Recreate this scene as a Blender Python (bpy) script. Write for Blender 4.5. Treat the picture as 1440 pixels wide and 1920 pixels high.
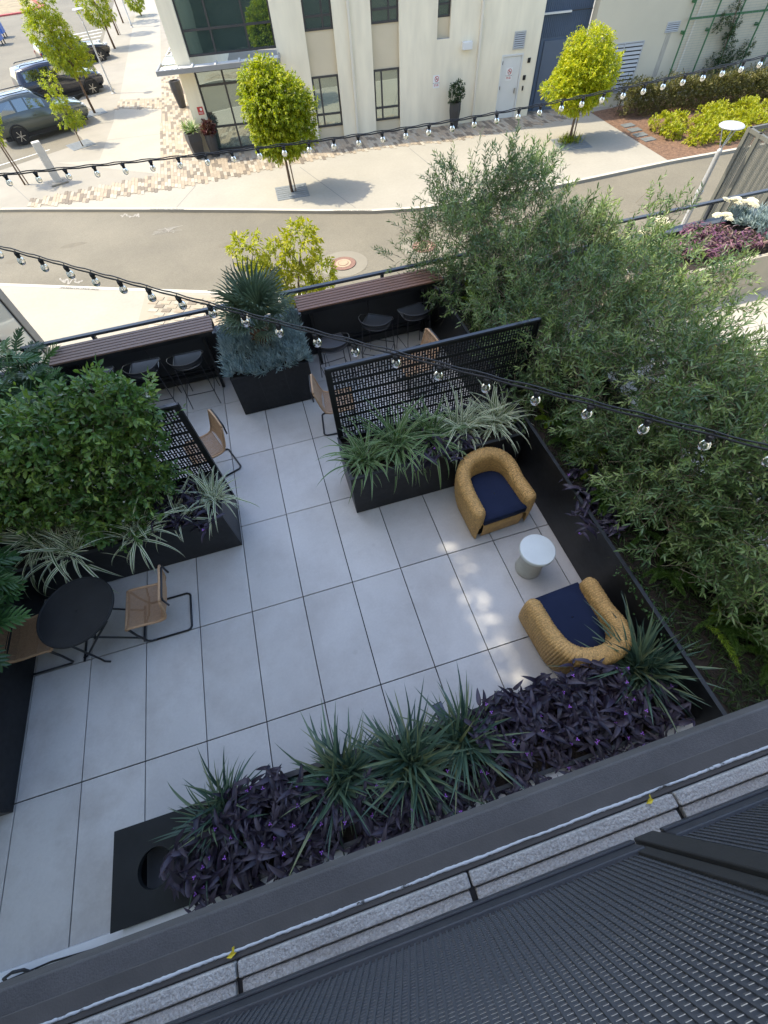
import bpy, math, random
import numpy as np
from mathutils import Vector, Matrix

for _o in list(bpy.data.objects):
    bpy.data.objects.remove(_o)
SC = bpy.context.scene
COL = SC.collection
R = math.radians
rnd = random.Random(7)
rng = np.random.default_rng(11)

# ------------------------------------------------------------------ camera
cd = bpy.data.cameras.new('camera')
cam = bpy.data.objects.new('camera', cd)
COL.objects.link(cam)
cd.sensor_fit = 'VERTICAL'
cd.sensor_height = 36.0
cd.sensor_width = 27.0
cd.lens = 795.98 / 1920 * 36.0
cd.clip_start = 0.02
cd.clip_end = 3000
_r = Vector((0.95730423, -0.284604, -0.05068698))
_d = Vector((-0.26663209, -0.80153412, -0.53521059))
_f = Vector((0.11169573, 0.52587414, -0.84319657))
cam.matrix_world = Matrix(((_r.x, -_d.x, -_f.x, 1.84806),
                           (_r.y, -_d.y, -_f.y, -2.12770),
                           (_r.z, -_d.z, -_f.z, 4.76119),
                           (0, 0, 0, 1)))
SC.camera = cam

# ------------------------------------------------------------------ sky, sun, exposure
SUN_EL, SUN_AZ = 56.0, 156.0            # azimuth measured from +X towards +Y
w = bpy.data.worlds.new('World')
SC.world = w
w.use_nodes = True
nt = w.node_tree
bg = nt.nodes['Background']
sky = nt.nodes.new('ShaderNodeTexSky')
sky.sky_type = 'NISHITA'
sky.sun_disc = False
sky.sun_elevation = R(SUN_EL)
sky.sun_rotation = R(90 - SUN_AZ)
sky.air_density = 1.0
sky.dust_density = 1.6
sky.ozone_density = 1.0
nt.links.new(sky.outputs[0], bg.inputs[0])
bg.inputs[1].default_value = 0.15
sd = bpy.data.lights.new('sun', 'SUN')
sd.energy = 2.0
sd.angle = R(0.53)
sd.color = (1.0, 0.905, 0.72)
sun = bpy.data.objects.new('sun', sd)
COL.objects.link(sun)
_ts = Vector((math.cos(R(SUN_AZ)) * math.cos(R(SUN_EL)), math.sin(R(SUN_AZ)) * math.cos(R(SUN_EL)), math.sin(R(SUN_EL))))
sun.rotation_euler = _ts.to_track_quat('Z', 'Y').to_euler()
sun.location = _ts * 60
SC.view_settings.view_transform = 'Standard'
SC.view_settings.look = 'None'
SC.view_settings.gamma = 1.0
SC.view_settings.use_curve_mapping = False
SC.view_settings.exposure = 1.8


# ------------------------------------------------------------------ helpers
class MB:
    """collects shapes into one mesh"""
    def __init__(s):
        s.v = []; s.f = []

    def poly(s, pts):
        b = len(s.v); s.v += [tuple(p) for p in pts]; s.f.append(tuple(range(b, b + len(pts)))); return s

    def box(s, x0, x1, y0, y1, z0, z1, M=None):
        b = len(s.v)
        p = [(x0, y0, z0), (x1, y0, z0), (x1, y1, z0), (x0, y1, z0), (x0, y0, z1), (x1, y0, z1), (x1, y1, z1), (x0, y1, z1)]
        if M is not None:
            p = [tuple(M @ Vector(q)) for q in p]
        s.v += p
        s.f += [tuple(b + i for i in q) for q in ((0, 3, 2, 1), (4, 5, 6, 7), (0, 1, 5, 4), (1, 2, 6, 5), (2, 3, 7, 6), (3, 0, 4, 7))]
        return s

    def bar(s, p, q, wd, h, up=(0, 0, 1)):
        p = Vector(p); q = Vector(q); d = (q - p); L = d.length; d.normalize()
        u = Vector(up)
        if abs(d.dot(u)) > .98: u = Vector((0, 1, 0))
        sx = d.cross(u).normalized(); uz = sx.cross(d)
        M = Matrix(((d.x, sx.x, uz.x, p.x), (d.y, sx.y, uz.y, p.y), (d.z, sx.z, uz.z, p.z), (0, 0, 0, 1)))
        return s.box(0, L, -wd / 2, wd / 2, -h / 2, h / 2, M)

    def tube(s, pts, r, n=8, cap=True):
        pts = [Vector(p) for p in pts]
        m = len(pts)
        rs = r if isinstance(r, (list, tuple)) else [r] * m
        d0 = (pts[1] - pts[0]).normalized()
        a = Vector((0, 0, 1)) if abs(d0.z) < .9 else Vector((1, 0, 0))
        nx = d0.cross(a).normalized()
        b = len(s.v)
        for i in range(m):
            if i == 0: d = pts[1] - pts[0]
            elif i == m - 1: d = pts[-1] - pts[-2]
            else: d = (pts[i + 1] - pts[i]).normalized() + (pts[i] - pts[i - 1]).normalized()
            d.normalize()
            nx = (nx - d * nx.dot(d)).normalized(); ny = d.cross(nx)
            for k in range(n):
                t = 2 * math.pi * k / n
                s.v.append(tuple(pts[i] + (nx * math.cos(t) + ny * math.sin(t)) * rs[i]))
        for i in range(m - 1):
            for k in range(n):
                k2 = (k + 1) % n
                s.f.append((b + i * n + k, b + i * n + k2, b + (i + 1) * n + k2, b + (i + 1) * n + k))
        if cap:
            s.f.append(tuple(b + k for k in reversed(range(n))))
            s.f.append(tuple(b + (m - 1) * n + k for k in range(n)))
        return s

    def lathe(s, prof, n=24, c=(0, 0, 0), M=None):
        b = len(s.v)
        for r_, z in prof:
            for k in range(n):
                t = 2 * math.pi * k / n
                p = Vector((c[0] + r_ * math.cos(t), c[1] + r_ * math.sin(t), c[2] + z))
                s.v.append(tuple(M @ p if M is not None else p))
        for i in range(len(prof) - 1):
            for k in range(n):
                k2 = (k + 1) % n
                s.f.append((b + i * n + k, b + i * n + k2, b + (i + 1) * n + k2, b + (i + 1) * n + k))
        s.f.append(tuple(b + k for k in reversed(range(n))))
        s.f.append(tuple(b + (len(prof) - 1) * n + k for k in range(n)))
        return s

    def prism(s, poly, z0, z1):
        b = len(s.v); n = len(poly)
        s.v += [(x, y, z0) for x, y in poly] + [(x, y, z1) for x, y in poly]
        s.f.append(tuple(b + i for i in reversed(range(n)))); s.f.append(tuple(b + n + i for i in range(n)))
        for i in range(n):
            j = (i + 1) % n
            s.f.append((b + i, b + j, b + n + j, b + n + i))
        return s

    def grid(s, P, closed_u=False, closed_v=False):
        """P[i][j] lattice of points"""
        b = len(s.v); nu = len(P); nv = len(P[0])
        for row in P: s.v += [tuple(p) for p in row]
        for i in range(nu if closed_u else nu - 1):
            for j in range(nv if closed_v else nv - 1):
                i2 = (i + 1) % nu; j2 = (j + 1) % nv
                s.f.append((b + i * nv + j, b + i2 * nv + j, b + i2 * nv + j2, b + i * nv + j2))
        return s

    def mesh(s, name, smooth=False, flat_angle=None):
        me = bpy.data.meshes.new(name)
        me.from_pydata(s.v, [], s.f)
        if smooth:
            me.polygons.foreach_set('use_smooth', [True] * len(me.polygons))
        me.update()
        return me


def setmat(me, m):
    me.materials.clear(); me.materials.append(m)


def link(name, me, parent=None, world=False, loc=None, rot=None, scale=None):
    o = bpy.data.objects.new(name, me)
    COL.objects.link(o)
    if parent is not None:
        o.parent = parent
        if world:
            o.matrix_parent_inverse = parent.matrix_basis.inverted()
    if loc is not None: o.location = loc
    if rot is not None: o.rotation_euler = rot
    if scale is not None: o.scale = scale
    return o


def part(name, mb, m, parent=None, smooth=False, world=True, bevel=0, kind=None, label=None, seg=2, **kw):
    me = mb.mesh(name, smooth) if isinstance(mb, MB) else mb
    setmat(me, m)
    o = link(name, me, parent, world, **kw)
    if bevel:
        md = o.modifiers.new('bevel', 'BEVEL'); md.width = bevel; md.segments = seg; md.limit_method = 'ANGLE'; md.angle_limit = R(35)
        for p in me.polygons: p.use_smooth = True
        try:
            md.harden_normals = True
        except Exception:
            pass
    if kind: o['kind'] = kind
    if label: o['label'] = label
    return o


def tag(o, label=None, cat=None, group=None, kind=None):
    if label: o['label'] = label
    if cat: o['category'] = cat
    if group: o['group'] = group
    if kind: o['kind'] = kind
    return o


def thing(name, label, cat, loc=(0, 0, 0), rz=0.0, group=None):
    o = bpy.data.objects.new(name, None)
    COL.objects.link(o)
    o.empty_display_size = .1
    o.location = loc; o.rotation_euler = (0, 0, rz)
    o.matrix_basis = Matrix.Translation(Vector(loc)) @ Matrix.Rotation(rz, 4, 'Z')
    return tag(o, label, cat, group)


def struct(name, mb, m, **kw):
    o = part(name, mb, m, None, **kw)
    o['kind'] = 'structure'
    return o


def copy_tree(src, loc, rz, label, group=None, parent=None):
    kids = {}
    for o in bpy.data.objects:
        if o.parent: kids.setdefault(o.parent, []).append(o)

    def rec(o, p):
        c = o.copy(); COL.objects.link(c)
        if p is not None:
            c.parent = p
        for k in kids.get(o, []): rec(k, c)
        return c
    c = rec(src, None)
    c.location = loc; c.rotation_euler = (0, 0, rz)
    c['label'] = label
    if group: c['group'] = group
    return c


# ------------------------------------------------------------------ materials
MATS = {}


def mat(name, col, rough=.55, metal=0.0, spec=.5, var=0.0, vs=3.0, bump=0.0, bs=60.0, col2=None, rand=0.0, obj=False, detail=6, stretch=None, bdist=.01, coat=0.0, v2=0.0, v2s=40.0):
    if name in MATS: return MATS[name]
    m = bpy.data.materials.new(name); m.use_nodes = True
    t = m.node_tree; N = t.nodes; L = t.links
    b = N['Principled BSDF']
    b.inputs['Roughness'].default_value = rough
    b.inputs['Metallic'].default_value = metal
    b.inputs['Specular IOR Level'].default_value = spec
    if coat: b.inputs['Coat Weight'].default_value = coat
    c = (*col, 1)
    src = None
    if obj:
        g = N.new('ShaderNodeTexCoord'); P = g.outputs['Object']
    else:
        g = N.new('ShaderNodeNewGeometry'); P = g.outputs['Position']
    if stretch:
        mp = N.new('ShaderNodeMapping'); mp.inputs['Scale'].default_value = stretch; L.new(P, mp.inputs['Vector']); P = mp.outputs[0]
    if var or col2:
        n = N.new('ShaderNodeTexNoise'); n.inputs['Scale'].default_value = vs; n.inputs['Detail'].default_value = detail
        n.inputs['Roughness'].default_value = .6
        L.new(P, n.inputs['Vector'])
        rp = N.new('ShaderNodeValToRGB')
        rp.color_ramp.elements[0].position = .3; rp.color_ramp.elements[1].position = .7
        if col2:
            a, bb = c, (*col2, 1)
        else:
            a = (*[x * (1 - var) for x in col], 1); bb = (*[min(1, x * (1 + var)) for x in col], 1)
        rp.color_ramp.elements[0].color = a; rp.color_ramp.elements[1].color = bb
        L.new(n.outputs['Fac'], rp.inputs[0]); src = rp.outputs[0]
    if v2:
        n2 = N.new('ShaderNodeTexNoise'); n2.inputs['Scale'].default_value = v2s; n2.inputs['Detail'].default_value = 4
        L.new(P, n2.inputs['Vector'])
        mr = N.new('ShaderNodeMapRange'); mr.inputs['From Min'].default_value = .3; mr.inputs['From Max'].default_value = .7
        mr.inputs['To Min'].default_value = 1 - v2; mr.inputs['To Max'].default_value = 1 + v2
        L.new(n2.outputs['Fac'], mr.inputs['Value'])
        mx = N.new('ShaderNodeMix'); mx.data_type = 'RGBA'; mx.blend_type = 'MULTIPLY'; mx.inputs[0].default_value = 1
        if src is None: mx.inputs[6].default_value = c
        else: L.new(src, mx.inputs[6])
        L.new(mr.outputs[0], mx.inputs[7]); src = mx.outputs[2]
    if rand:
        oi = N.new('ShaderNodeObjectInfo')
        mr = N.new('ShaderNodeMapRange'); mr.inputs['To Min'].default_value = 1 - rand; mr.inputs['To Max'].default_value = 1 + rand
        L.new(oi.outputs['Random'], mr.inputs['Value'])
        mx = N.new('ShaderNodeMix'); mx.data_type = 'RGBA'; mx.blend_type = 'MULTIPLY'; mx.inputs[0].default_value = 1
        if src is None: mx.inputs[6].default_value = c
        else: L.new(src, mx.inputs[6])
        L.new(mr.outputs[0], mx.inputs[7]); src = mx.outputs[2]
    if src is None: b.inputs['Base Color'].default_value = c
    else: L.new(src, b.inputs['Base Color'])
    if bump:
        n = N.new('ShaderNodeTexNoise'); n.inputs['Scale'].default_value = bs; n.inputs['Detail'].default_value = 5
        L.new(P, n.inputs['Vector'])
        bp = N.new('ShaderNodeBump'); bp.inputs['Strength'].default_value = bump; bp.inputs['Distance'].default_value = bdist
        L.new(n.outputs['Fac'], bp.inputs['Height']); L.new(bp.outputs[0], b.inputs['Normal'])
    MATS[name] = m
    return m


def leafmat(name, cols, attr=True, rough=.42, trans=.28, tcol=None, edge=None, spec=.4):
    """cols: list of colours over the per-leaf random value; edge: cream margin (variegation)"""
    m = bpy.data.materials.new(name); m.use_nodes = True
    t = m.node_tree; N = t.nodes; L = t.links
    b = N['Principled BSDF']; out = N['Material Output']
    b.inputs['Roughness'].default_value = rough
    b.inputs['Specular IOR Level'].default_value = spec
    rp = N.new('ShaderNodeValToRGB')
    els = rp.color_ramp.elements
    while len(els) < len(cols): els.new(.5)
    for i, c in enumerate(cols):
        els[i].position = i / max(1, len(cols) - 1); els[i].color = (*c, 1)
    if attr:
        a = N.new('ShaderNodeAttribute'); a.attribute_name = 'rnd'; L.new(a.outputs['Fac'], rp.inputs[0])
    else:
        oi = N.new('ShaderNodeObjectInfo'); L.new(oi.outputs['Random'], rp.inputs[0])
    src = rp.outputs[0]
    if edge:
        a2 = N.new('ShaderNodeAttribute'); a2.attribute_name = 'across'
        r2 = N.new('ShaderNodeValToRGB'); e = r2.color_ramp.elements
        e[0].position = edge[1]; e[0].color = (0, 0, 0, 1); e[1].position = min(1, edge[1] + .12); e[1].color = (1, 1, 1, 1)
        L.new(a2.outputs['Fac'], r2.inputs[0])
        mx = N.new('ShaderNodeMix'); mx.data_type = 'RGBA'
        L.new(r2.outputs[0], mx.inputs[0]); L.new(src, mx.inputs[6]); mx.inputs[7].default_value = (*edge[0], 1)
        src = mx.outputs[2]
    L.new(src, b.inputs['Base Color'])
    tr = N.new('ShaderNodeBsdfTranslucent')
    if tcol: tr.inputs[0].default_value = (*tcol, 1)
    else:
        g = N.new('ShaderNodeHueSaturation'); g.inputs['Saturation'].default_value = 1.15; g.inputs['Value'].default_value = 1.5
        L.new(src, g.inputs['Color']); L.new(g.outputs[0], tr.inputs[0])
    ms = N.new('ShaderNodeMixShader'); ms.inputs[0].default_value = trans
    L.new(b.outputs[0], ms.inputs[1]); L.new(tr.outputs[0], ms.inputs[2]); L.new(ms.outputs[0], out.inputs[0])
    return m


def glassmat(name, tint=(.8, .9, .85), base=(.05, .07, .06), refl=.35, rough=.03):
    m = bpy.data.materials.new(name); m.use_nodes = True
    t = m.node_tree; N = t.nodes; L = t.links
    b = N['Principled BSDF']; out = N['Material Output']
    b.inputs['Base Color'].default_value = (*base, 1); b.inputs['Roughness'].default_value = .08
    g = N.new('ShaderNodeBsdfGlossy'); g.inputs['Color'].default_value = (*tint, 1); g.inputs['Roughness'].default_value = rough
    nz = N.new('ShaderNodeTexNoise'); nz.inputs['Scale'].default_value = .9; nz.inputs['Detail'].default_value = 1
    ge = N.new('ShaderNodeNewGeometry'); L.new(ge.outputs['Position'], nz.inputs['Vector'])
    bp = N.new('ShaderNodeBump'); bp.inputs['Strength'].default_value = .12; bp.inputs['Distance'].default_value = .05
    L.new(nz.outputs['Fac'], bp.inputs['Height']); L.new(bp.outputs[0], g.inputs['Normal'])
    ms = N.new('ShaderNodeMixShader'); ms.inputs[0].default_value = refl
    L.new(b.outputs[0], ms.inputs[1]); L.new(g.outputs[0], ms.inputs[2]); L.new(ms.outputs[0], out.inputs[0])
    return m


# ------------------------------------------------------------------ foliage helpers
def nrm(a):
    return a / np.maximum(1e-9, np.linalg.norm(a, axis=-1, keepdims=True))


def mesh_np(name, V, F, rndv=None):
    """V (n,3) F (m,k) uniform polygons"""
    me = bpy.data.meshes.new(name)
    n, (m, k) = len(V), F.shape
    me.vertices.add(n); me.vertices.foreach_set('co', np.ascontiguousarray(V, dtype=np.float32).ravel())
    me.loops.add(m * k); me.loops.foreach_set('vertex_index', np.ascontiguousarray(F, dtype=np.int32).ravel())
    me.polygons.add(m)
    me.polygons.foreach_set('loop_start', np.arange(0, m * k, k, dtype=np.int32))
    try:
        me.polygons.foreach_set('loop_total', np.full(m, k, dtype=np.int32))
    except Exception:
        pass
    me.update(calc_edges=True)
    if rndv is not None:
        a = me.attributes.new('rnd', 'FLOAT', 'FACE'); a.data.foreach_set('value', np.ascontiguousarray(rndv, dtype=np.float32))
    return me


def leafmesh(name, P, D, L, W, fold=.18, curl=.12, flat=.7, quad=True, rv=None):
    n = len(P)
    D = nrm(D)
    U = np.zeros((n, 3)); U[:, 2] = 1
    U = nrm(U * flat + rng.normal(size=(n, 3)) * (1 - flat))
    S = nrm(np.cross(D, U) + 1e-6); Nn = np.cross(S, D)
    L = np.broadcast_to(L, (n,))[:, None]; W = np.broadcast_to(W, (n,))[:, None]
    if rv is None: rv = rng.random(n)
    tip = P + D * L - Nn * L * curl
    if quad:
        a = P + D * L * .33; b = P + D * L * .68 - Nn * L * curl * .45
        V = np.stack([P, a + S * W * .5 + Nn * W * fold, b + S * W * .36 + Nn * W * fold * .7, tip,
                      b - S * W * .36 + Nn * W * fold * .7, a - S * W * .5 + Nn * W * fold], 1).reshape(-1, 3)
        i = np.arange(n)[:, None] * 6
        F = np.concatenate([i + np.array([[0, 3, 2, 1]]), i + np.array([[0, 5, 4, 3]])], 1).reshape(-1, 4)
    else:
        mid = P + D * L * .45 - Nn * L * curl * .25
        V = np.stack([P, mid + S * W * .5 + Nn * W * fold, tip, mid - S * W * .5 + Nn * W * fold], 1).reshape(-1, 3)
        i = np.arange(n)[:, None] * 4
        F = np.concatenate([i + np.array([[0, 2, 1]]), i + np.array([[0, 3, 2]])], 1).reshape(-1, 3)
    return mesh_np(name, V, F, np.repeat(rv, 2))


def wob(P, f, seed):
    """cheap smooth 3-D noise in about -1..1"""
    q = P * f
    s = seed * 1.7
    return (np.sin(q[:, 0] * 1.3 + q[:, 1] * .7 + s) + np.sin(q[:, 1] * 1.7 - q[:, 2] * .9 + s * 2.1)
            + np.sin(q[:, 2] * 1.5 + q[:, 0] * 1.1 + s * .6)) / 3 + .5 * np.sin(q[:, 0] * 2.9 + q[:, 1] * 2.3 - q[:, 2] * 2.7 + s * 3) * .6


def clumped(lobes, n, per, r, shell=.5, gap=0.0, gf=3.0, seed=1, bumpy=.18):
    """shoot bases gathered into clumps of about `per`, spread over radius r"""
    P, Nn = crown_points(lobes, max(1, n // per), shell, gap, gf, seed, bumpy)
    k = len(P)
    P = np.repeat(P, per, 0) + rng.normal(size=(k * per, 3)) * r
    Nn = nrm(np.repeat(Nn, per, 0) + rng.normal(size=(k * per, 3)) * .55)
    return P, Nn, np.repeat(rng.random(k), per)


def crown_points(lobes, n, shell=.5, gap=0.0, gf=3.0, seed=1, bumpy=.18):
    lob = np.array(lobes, float)
    vol = lob[:, 3] * lob[:, 4] * lob[:, 5]
    idx = rng.choice(len(lob), size=n, p=vol ** .75 / (vol ** .75).sum())
    d = nrm(rng.normal(size=(n, 3)))
    r = shell + (1 - shell) * rng.random(n) ** .6
    r *= 1 + bumpy * wob(d * 2.2 + lob[idx, :3], 1.6, seed)
    P = lob[idx, :3] + d * lob[idx, 3:6] * r[:, None]
    Nn = nrm(d / lob[idx, 3:6])
    if gap:
        k = wob(P, gf, seed) > -1 + gap * 1.4
        P, Nn = P[k], Nn[k]
    return P, Nn


def shoots(P, Nn, k, slen, leafL, theta=.7, up=.4, rand=.4, droop=0.0, lv=.3):
    """leafy shoots: k leaves along a short stem from each point"""
    n = len(P)
    U = np.zeros((n, 3)); U[:, 2] = up
    A = nrm(Nn + U + rng.normal(size=(n, 3)) * rand)
    S = nrm(np.cross(A, rng.normal(size=(n, 3)))); T = np.cross(A, S)
    sl = slen * (.7 + .6 * rng.random(n))
    t = (np.arange(k) + .5) / k
    ph = np.arange(k) * 2.4
    B = P[:, None, :] + A[:, None, :] * (t[None, :, None] * sl[:, None, None])
    rad = S[:, None, :] * np.cos(ph)[None, :, None] + T[:, None, :] * np.sin(ph)[None, :, None]
    th = theta * (1.15 - .55 * t)[None, :, None]
    D = A[:, None, :] * np.cos(th) + rad * np.sin(th)
    D = D.reshape(-1, 3) + rng.normal(size=(n * k, 3)) * .15
    D[:, 2] -= droop
    L = leafL * (1 - lv + 2 * lv * rng.random(n * k))
    rv = np.clip((np.repeat(rng.random(n), k) * .6 + rng.random(n * k) * .25 + np.tile(t, n) * .25), 0, 1)
    return B.reshape(-1, 3), nrm(D), L, rv, A, sl


def stems_mesh(name, P, A, sl, r=.003):
    """thin three-sided stems for the shoots"""
    n = len(P)
    S = nrm(np.cross(A, rng.normal(size=(n, 3)))); T = np.cross(A, S)
    E = P + A * sl[:, None]
    P0 = P - A * (sl * .5)[:, None]
    V = []
    for q, rr in ((P0, r), (E, r * .4)):
        for a in (0, 2.094, 4.189):
            V.append(q + (S * math.cos(a) + T * math.sin(a)) * rr)
    V = np.stack(V, 1).reshape(-1, 3)
    i = np.arange(n)[:, None] * 6
    F = np.concatenate([i + np.array([[0, 1, 4, 3]]), i + np.array([[1, 2, 5, 4]]), i + np.array([[2, 0, 3, 5]])], 1).reshape(-1, 4)
    return mesh_np(name, V, F, np.full(len(F), .5))


def limb_tree(base, tips, r0, rg, fork=.5, mb=None):
    """tapered trunk that splits into limbs"""
    mb = mb or MB()
    base = Vector(base)
    top = Vector((sum(t[0] for t in tips) / len(tips), sum(t[1] for t in tips) / len(tips), sum(t[2] for t in tips) / len(tips)))
    fk = base.lerp(top, fork); fk.x = base.x * .7 + fk.x * .3; fk.y = base.y * .7 + fk.y * .3
    mid = base.lerp(fk, .5) + Vector((rg.uniform(-.02, .02), rg.uniform(-.02, .02), 0))
    mb.tube([base, mid, fk], [r0 * 1.25, r0, r0 * .85], 8)
    for t in tips:
        t = Vector(t)
        m1 = fk.lerp(t, .5) + Vector((rg.uniform(-.08, .08), rg.uniform(-.08, .08), rg.uniform(0, .12)))
        mb.tube([fk - Vector((0, 0, .03)), m1, t], [r0 * .6, r0 * .38, r0 * .12], 6)
    return mb


def blade_mesh(name, L, W, e0, e1, n=7, fold=.25, taper=.55, twist=0.0):
    """strap leaf from the origin, rising at e0 and bending to e1 (degrees)"""
    V = []; F = []; ac = []
    x = z = 0.0
    for i in range(n + 1):
        t = i / n
        e = R(e0 + (e1 - e0) * t)
        wd = W * min(1, (.55 + t * 2.5)) * (1 - t ** (1 / taper * 1.2)) if i < n else 0.0004
        nx, nz = -math.sin(e), math.cos(e)
        for sgn, a in ((-1, 1), (0, 0), (1, 1)):
            h = abs(sgn) * wd * fold
            V.append((x + nx * h, sgn * wd / 2, z + nz * h)); ac.append(a)
        x += math.cos(e) * L / n; z += math.sin(e) * L / n
    for i in range(n):
        for k in (0, 1):
            a = i * 3 + k
            F.append((a, a + 3, a + 4, a + 1))
    me = bpy.data.meshes.new(name); me.from_pydata(V, [], F)
    for p in me.polygons: p.use_smooth = True
    at = me.attributes.new('across', 'FLOAT', 'POINT'); at.data.foreach_set('value', ac)
    me.update()
    return me


def textmesh(s, size, name='lettering'):
    c = bpy.data.curves.new(name, 'FONT'); c.body = s; c.size = size; c.align_x = 'CENTER'; c.align_y = 'CENTER'
    o = bpy.data.objects.new(name, c); COL.objects.link(o)
    dg = bpy.context.evaluated_depsgraph_get()
    me = bpy.data.meshes.new_from_object(o.evaluated_get(dg))
    bpy.data.objects.remove(o); bpy.data.curves.remove(c)
    me.name = name
    return me
# ================================================================== SETTING
GZ = -3.0            # pavement level
RZ = -3.1            # road level
asphalt = mat('asphalt', (.155, .138, .100), .9, var=.17, vs=.28, bump=.4, bs=180, v2=.13, v2s=24, detail=9)
conc_pale = mat('pale_concrete', (.305, .28, .225), .85, var=.06, vs=.6, bump=.15, bs=120, v2=.04, v2s=9)
conc_grey = mat('grey_concrete', (.255, .232, .185), .85, var=.08, vs=.8, bump=.15, bs=120)
kerb_m = mat('kerb_concrete', (.44, .41, .335), .8, var=.08, vs=2)
joint_m = mat('joint_filler', (.17, .165, .15), .9)
black_paint = mat('black_paint', (.03, .03, .03), .7)
white_paint = mat('white_paint', (.55, .54, .5), .7, var=.25, vs=14)
soil_m = mat('soil', (.024, .017, .012), .95, var=.5, vs=25, bump=.8, bs=60)

g = MB().poly([(-900, -900, RZ), (900, -900, RZ), (900, 1500, RZ), (-900, 1500, RZ)])
struct('ground', g, asphalt)

KERB = [(-13.5, 25.3), (-8.66, 23.1), (-7.5, 22.62), (-4.6, 21.35), (-1.78, 20.1), (2.0, 18.38), (4.4, 17.25), (6.47, 16.35), (8.2, 15.85), (10.2, 15.58),
        (12.5, 15.48), (15.4, 15.5), (19.2, 15.6), (26, 15.4), (45, 14.6)]
SIDE = [(45, 60), (0.0, 95), (-6.3, 95), (-6.3, 55), (-6.2, 50.2), (-6.85, 48.9), (-6.15, 46), (-6.9, 44), (-6.2, 41.5), (-6.75, 38.6), (-6.0, 36.6), (-5.65, 35.9), (-6.7, 33.0), (-5.95, 31.2), (-5.8, 30.65), (-6.45, 29.88), (-9.1, 28.35), (-13.5, 26.0)]
pv = MB().prism(KERB + SIDE, RZ - .05, GZ)
struct('pavement', pv, conc_grey)


def strip(line, wd, z):
    """flat ribbon along a polyline, towards its left"""
    mb = MB(); a = []; b = []
    for i, p in enumerate(line):
        p0 = Vector(line[max(0, i - 1)]); p1 = Vector(line[min(len(line) - 1, i + 1)])
        d = (p1 - p0).normalized(); n = Vector((-d.y, d.x)) * wd
        a.append((p[0], p[1], z)); b.append((p[0] + n.x, p[1] + n.y, z))
    mb.grid([a, b])
    return mb


# pale front pavement between the kerb and the plank band
front = [(x, y) for x, y in KERB[1:]]
front_back = [(45, 21.0), (19.4, 22.2), (19.3, 21.95), (11.9, 21.75), (7.7, 22.5), (3.55, 22.28), (-.6, 22.0), (-4.46, 22.3), (-7.5, 22.75)]
mb = MB().poly([(x, y, GZ + .004) for x, y in [(-8.66, 23.12)] + [(x, y + .01) for x, y in KERB[2:13]] + [(19.25, 15.62), (19.48, 22.1)] + front_back[2:]])
struct('front_walk', mb, conc_pale)
struct('side_walk', MB().poly([(x, y, GZ + .004) for x, y in [(-6.9, 27.9), (-1.75, 23.95), (-1.6, 34.0), (-4.35, 35.4), (-4.3, 33.2), (-4.7, 27.2), (-6.0, 27.5)]])
       .poly([(x, y, GZ + .004) for x, y in [(-4.15, 37.2), (-1.55, 36.2), (-1.4, 95), (-3.6, 95)]]), conc_pale)
struct('kerb', strip(KERB[1:], .16, GZ + .009), kerb_m)
# joints in the front walk and the far-left strip
jm = MB()
for a, b in (((4.55, 21.9), (5.9, 16.9)), ((9.8, 21.8), (10.4, 15.8)), ((-.2, 21.9), (-1.1, 20.0)), ((14.3, 21.6), (14.6, 15.7)),
             ((-9, 26.6), (-7.2, 22.9)), ((-7.6, 28.9), (-6.2, 25.0)), ((-4.5, 30.0), (-1.7, 29.6)), ((-4.3, 33.0), (-6.3, 33.2)), ((-4.1, 41), (-6.2, 41.2))):
    d = (Vector(b) - Vector(a)).normalized(); n = Vector((-d.y, d.x)) * .014
    jm.poly([(a[0] - n.x, a[1] - n.y, GZ + .0065), (b[0] - n.x, b[1] - n.y, GZ + .0065), (b[0] + n.x, b[1] + n.y, GZ + .0065), (a[0] + n.x, a[1] + n.y, GZ + .0065)])
struct('pavement_joints', jm, joint_m)

# ---- plank pavers -------------------------------------------------------------
paver_mats = [mat('paver_tan', (.31, .25, .175), .85, rand=.12, bump=.15, bs=90), mat('paver_brown', (.17, .138, .10), .85, rand=.12, bump=.15, bs=90),
              mat('paver_cream', (.36, .315, .24), .85, rand=.08, bump=.15, bs=90)]
bed = struct('plank_paving', MB().poly([(x, y, GZ + .002) for x, y in [(-7.6, 22.68), (-4.5, 22.25), (-.6, 21.98), (3.55, 22.24), (7.7, 22.46), (11.9, 21.7), (19.35, 21.9), (19.4, 24.0), (.9, 26.0), (.3, 41), (-1.55, 41), (-1.75, 24.0)]])
             , mat('paving_sand', (.24, .21, .16), .95))
BAND = [(-7.55, 22.75), (-4.46, 22.3), (-.6, 22.02), (3.55, 22.28), (7.7, 22.5), (11.9, 21.75), (19.3, 21.95), (19.3, 23.25), (13.6, 23.75), (7.4, 24.6), (1.2, 25.5), (.35, 26.2),
        (-.05, 31), (-.1, 41), (-1.5, 41), (-1.58, 36.1), (-4.15, 37.1), (-4.35, 35.5), (-1.6, 34.1), (-1.72, 23.95), (-7.55, 23.6)]


def inside(x, y, poly):
    c = False; n = len(poly)
    for i in range(n):
        x0, y0 = poly[i]; x1, y1 = poly[i - 1]
        if (y0 > y) != (y1 > y) and x < (x1 - x0) * (y - y0) / (y1 - y0) + x0: c = not c
    return c


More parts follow.
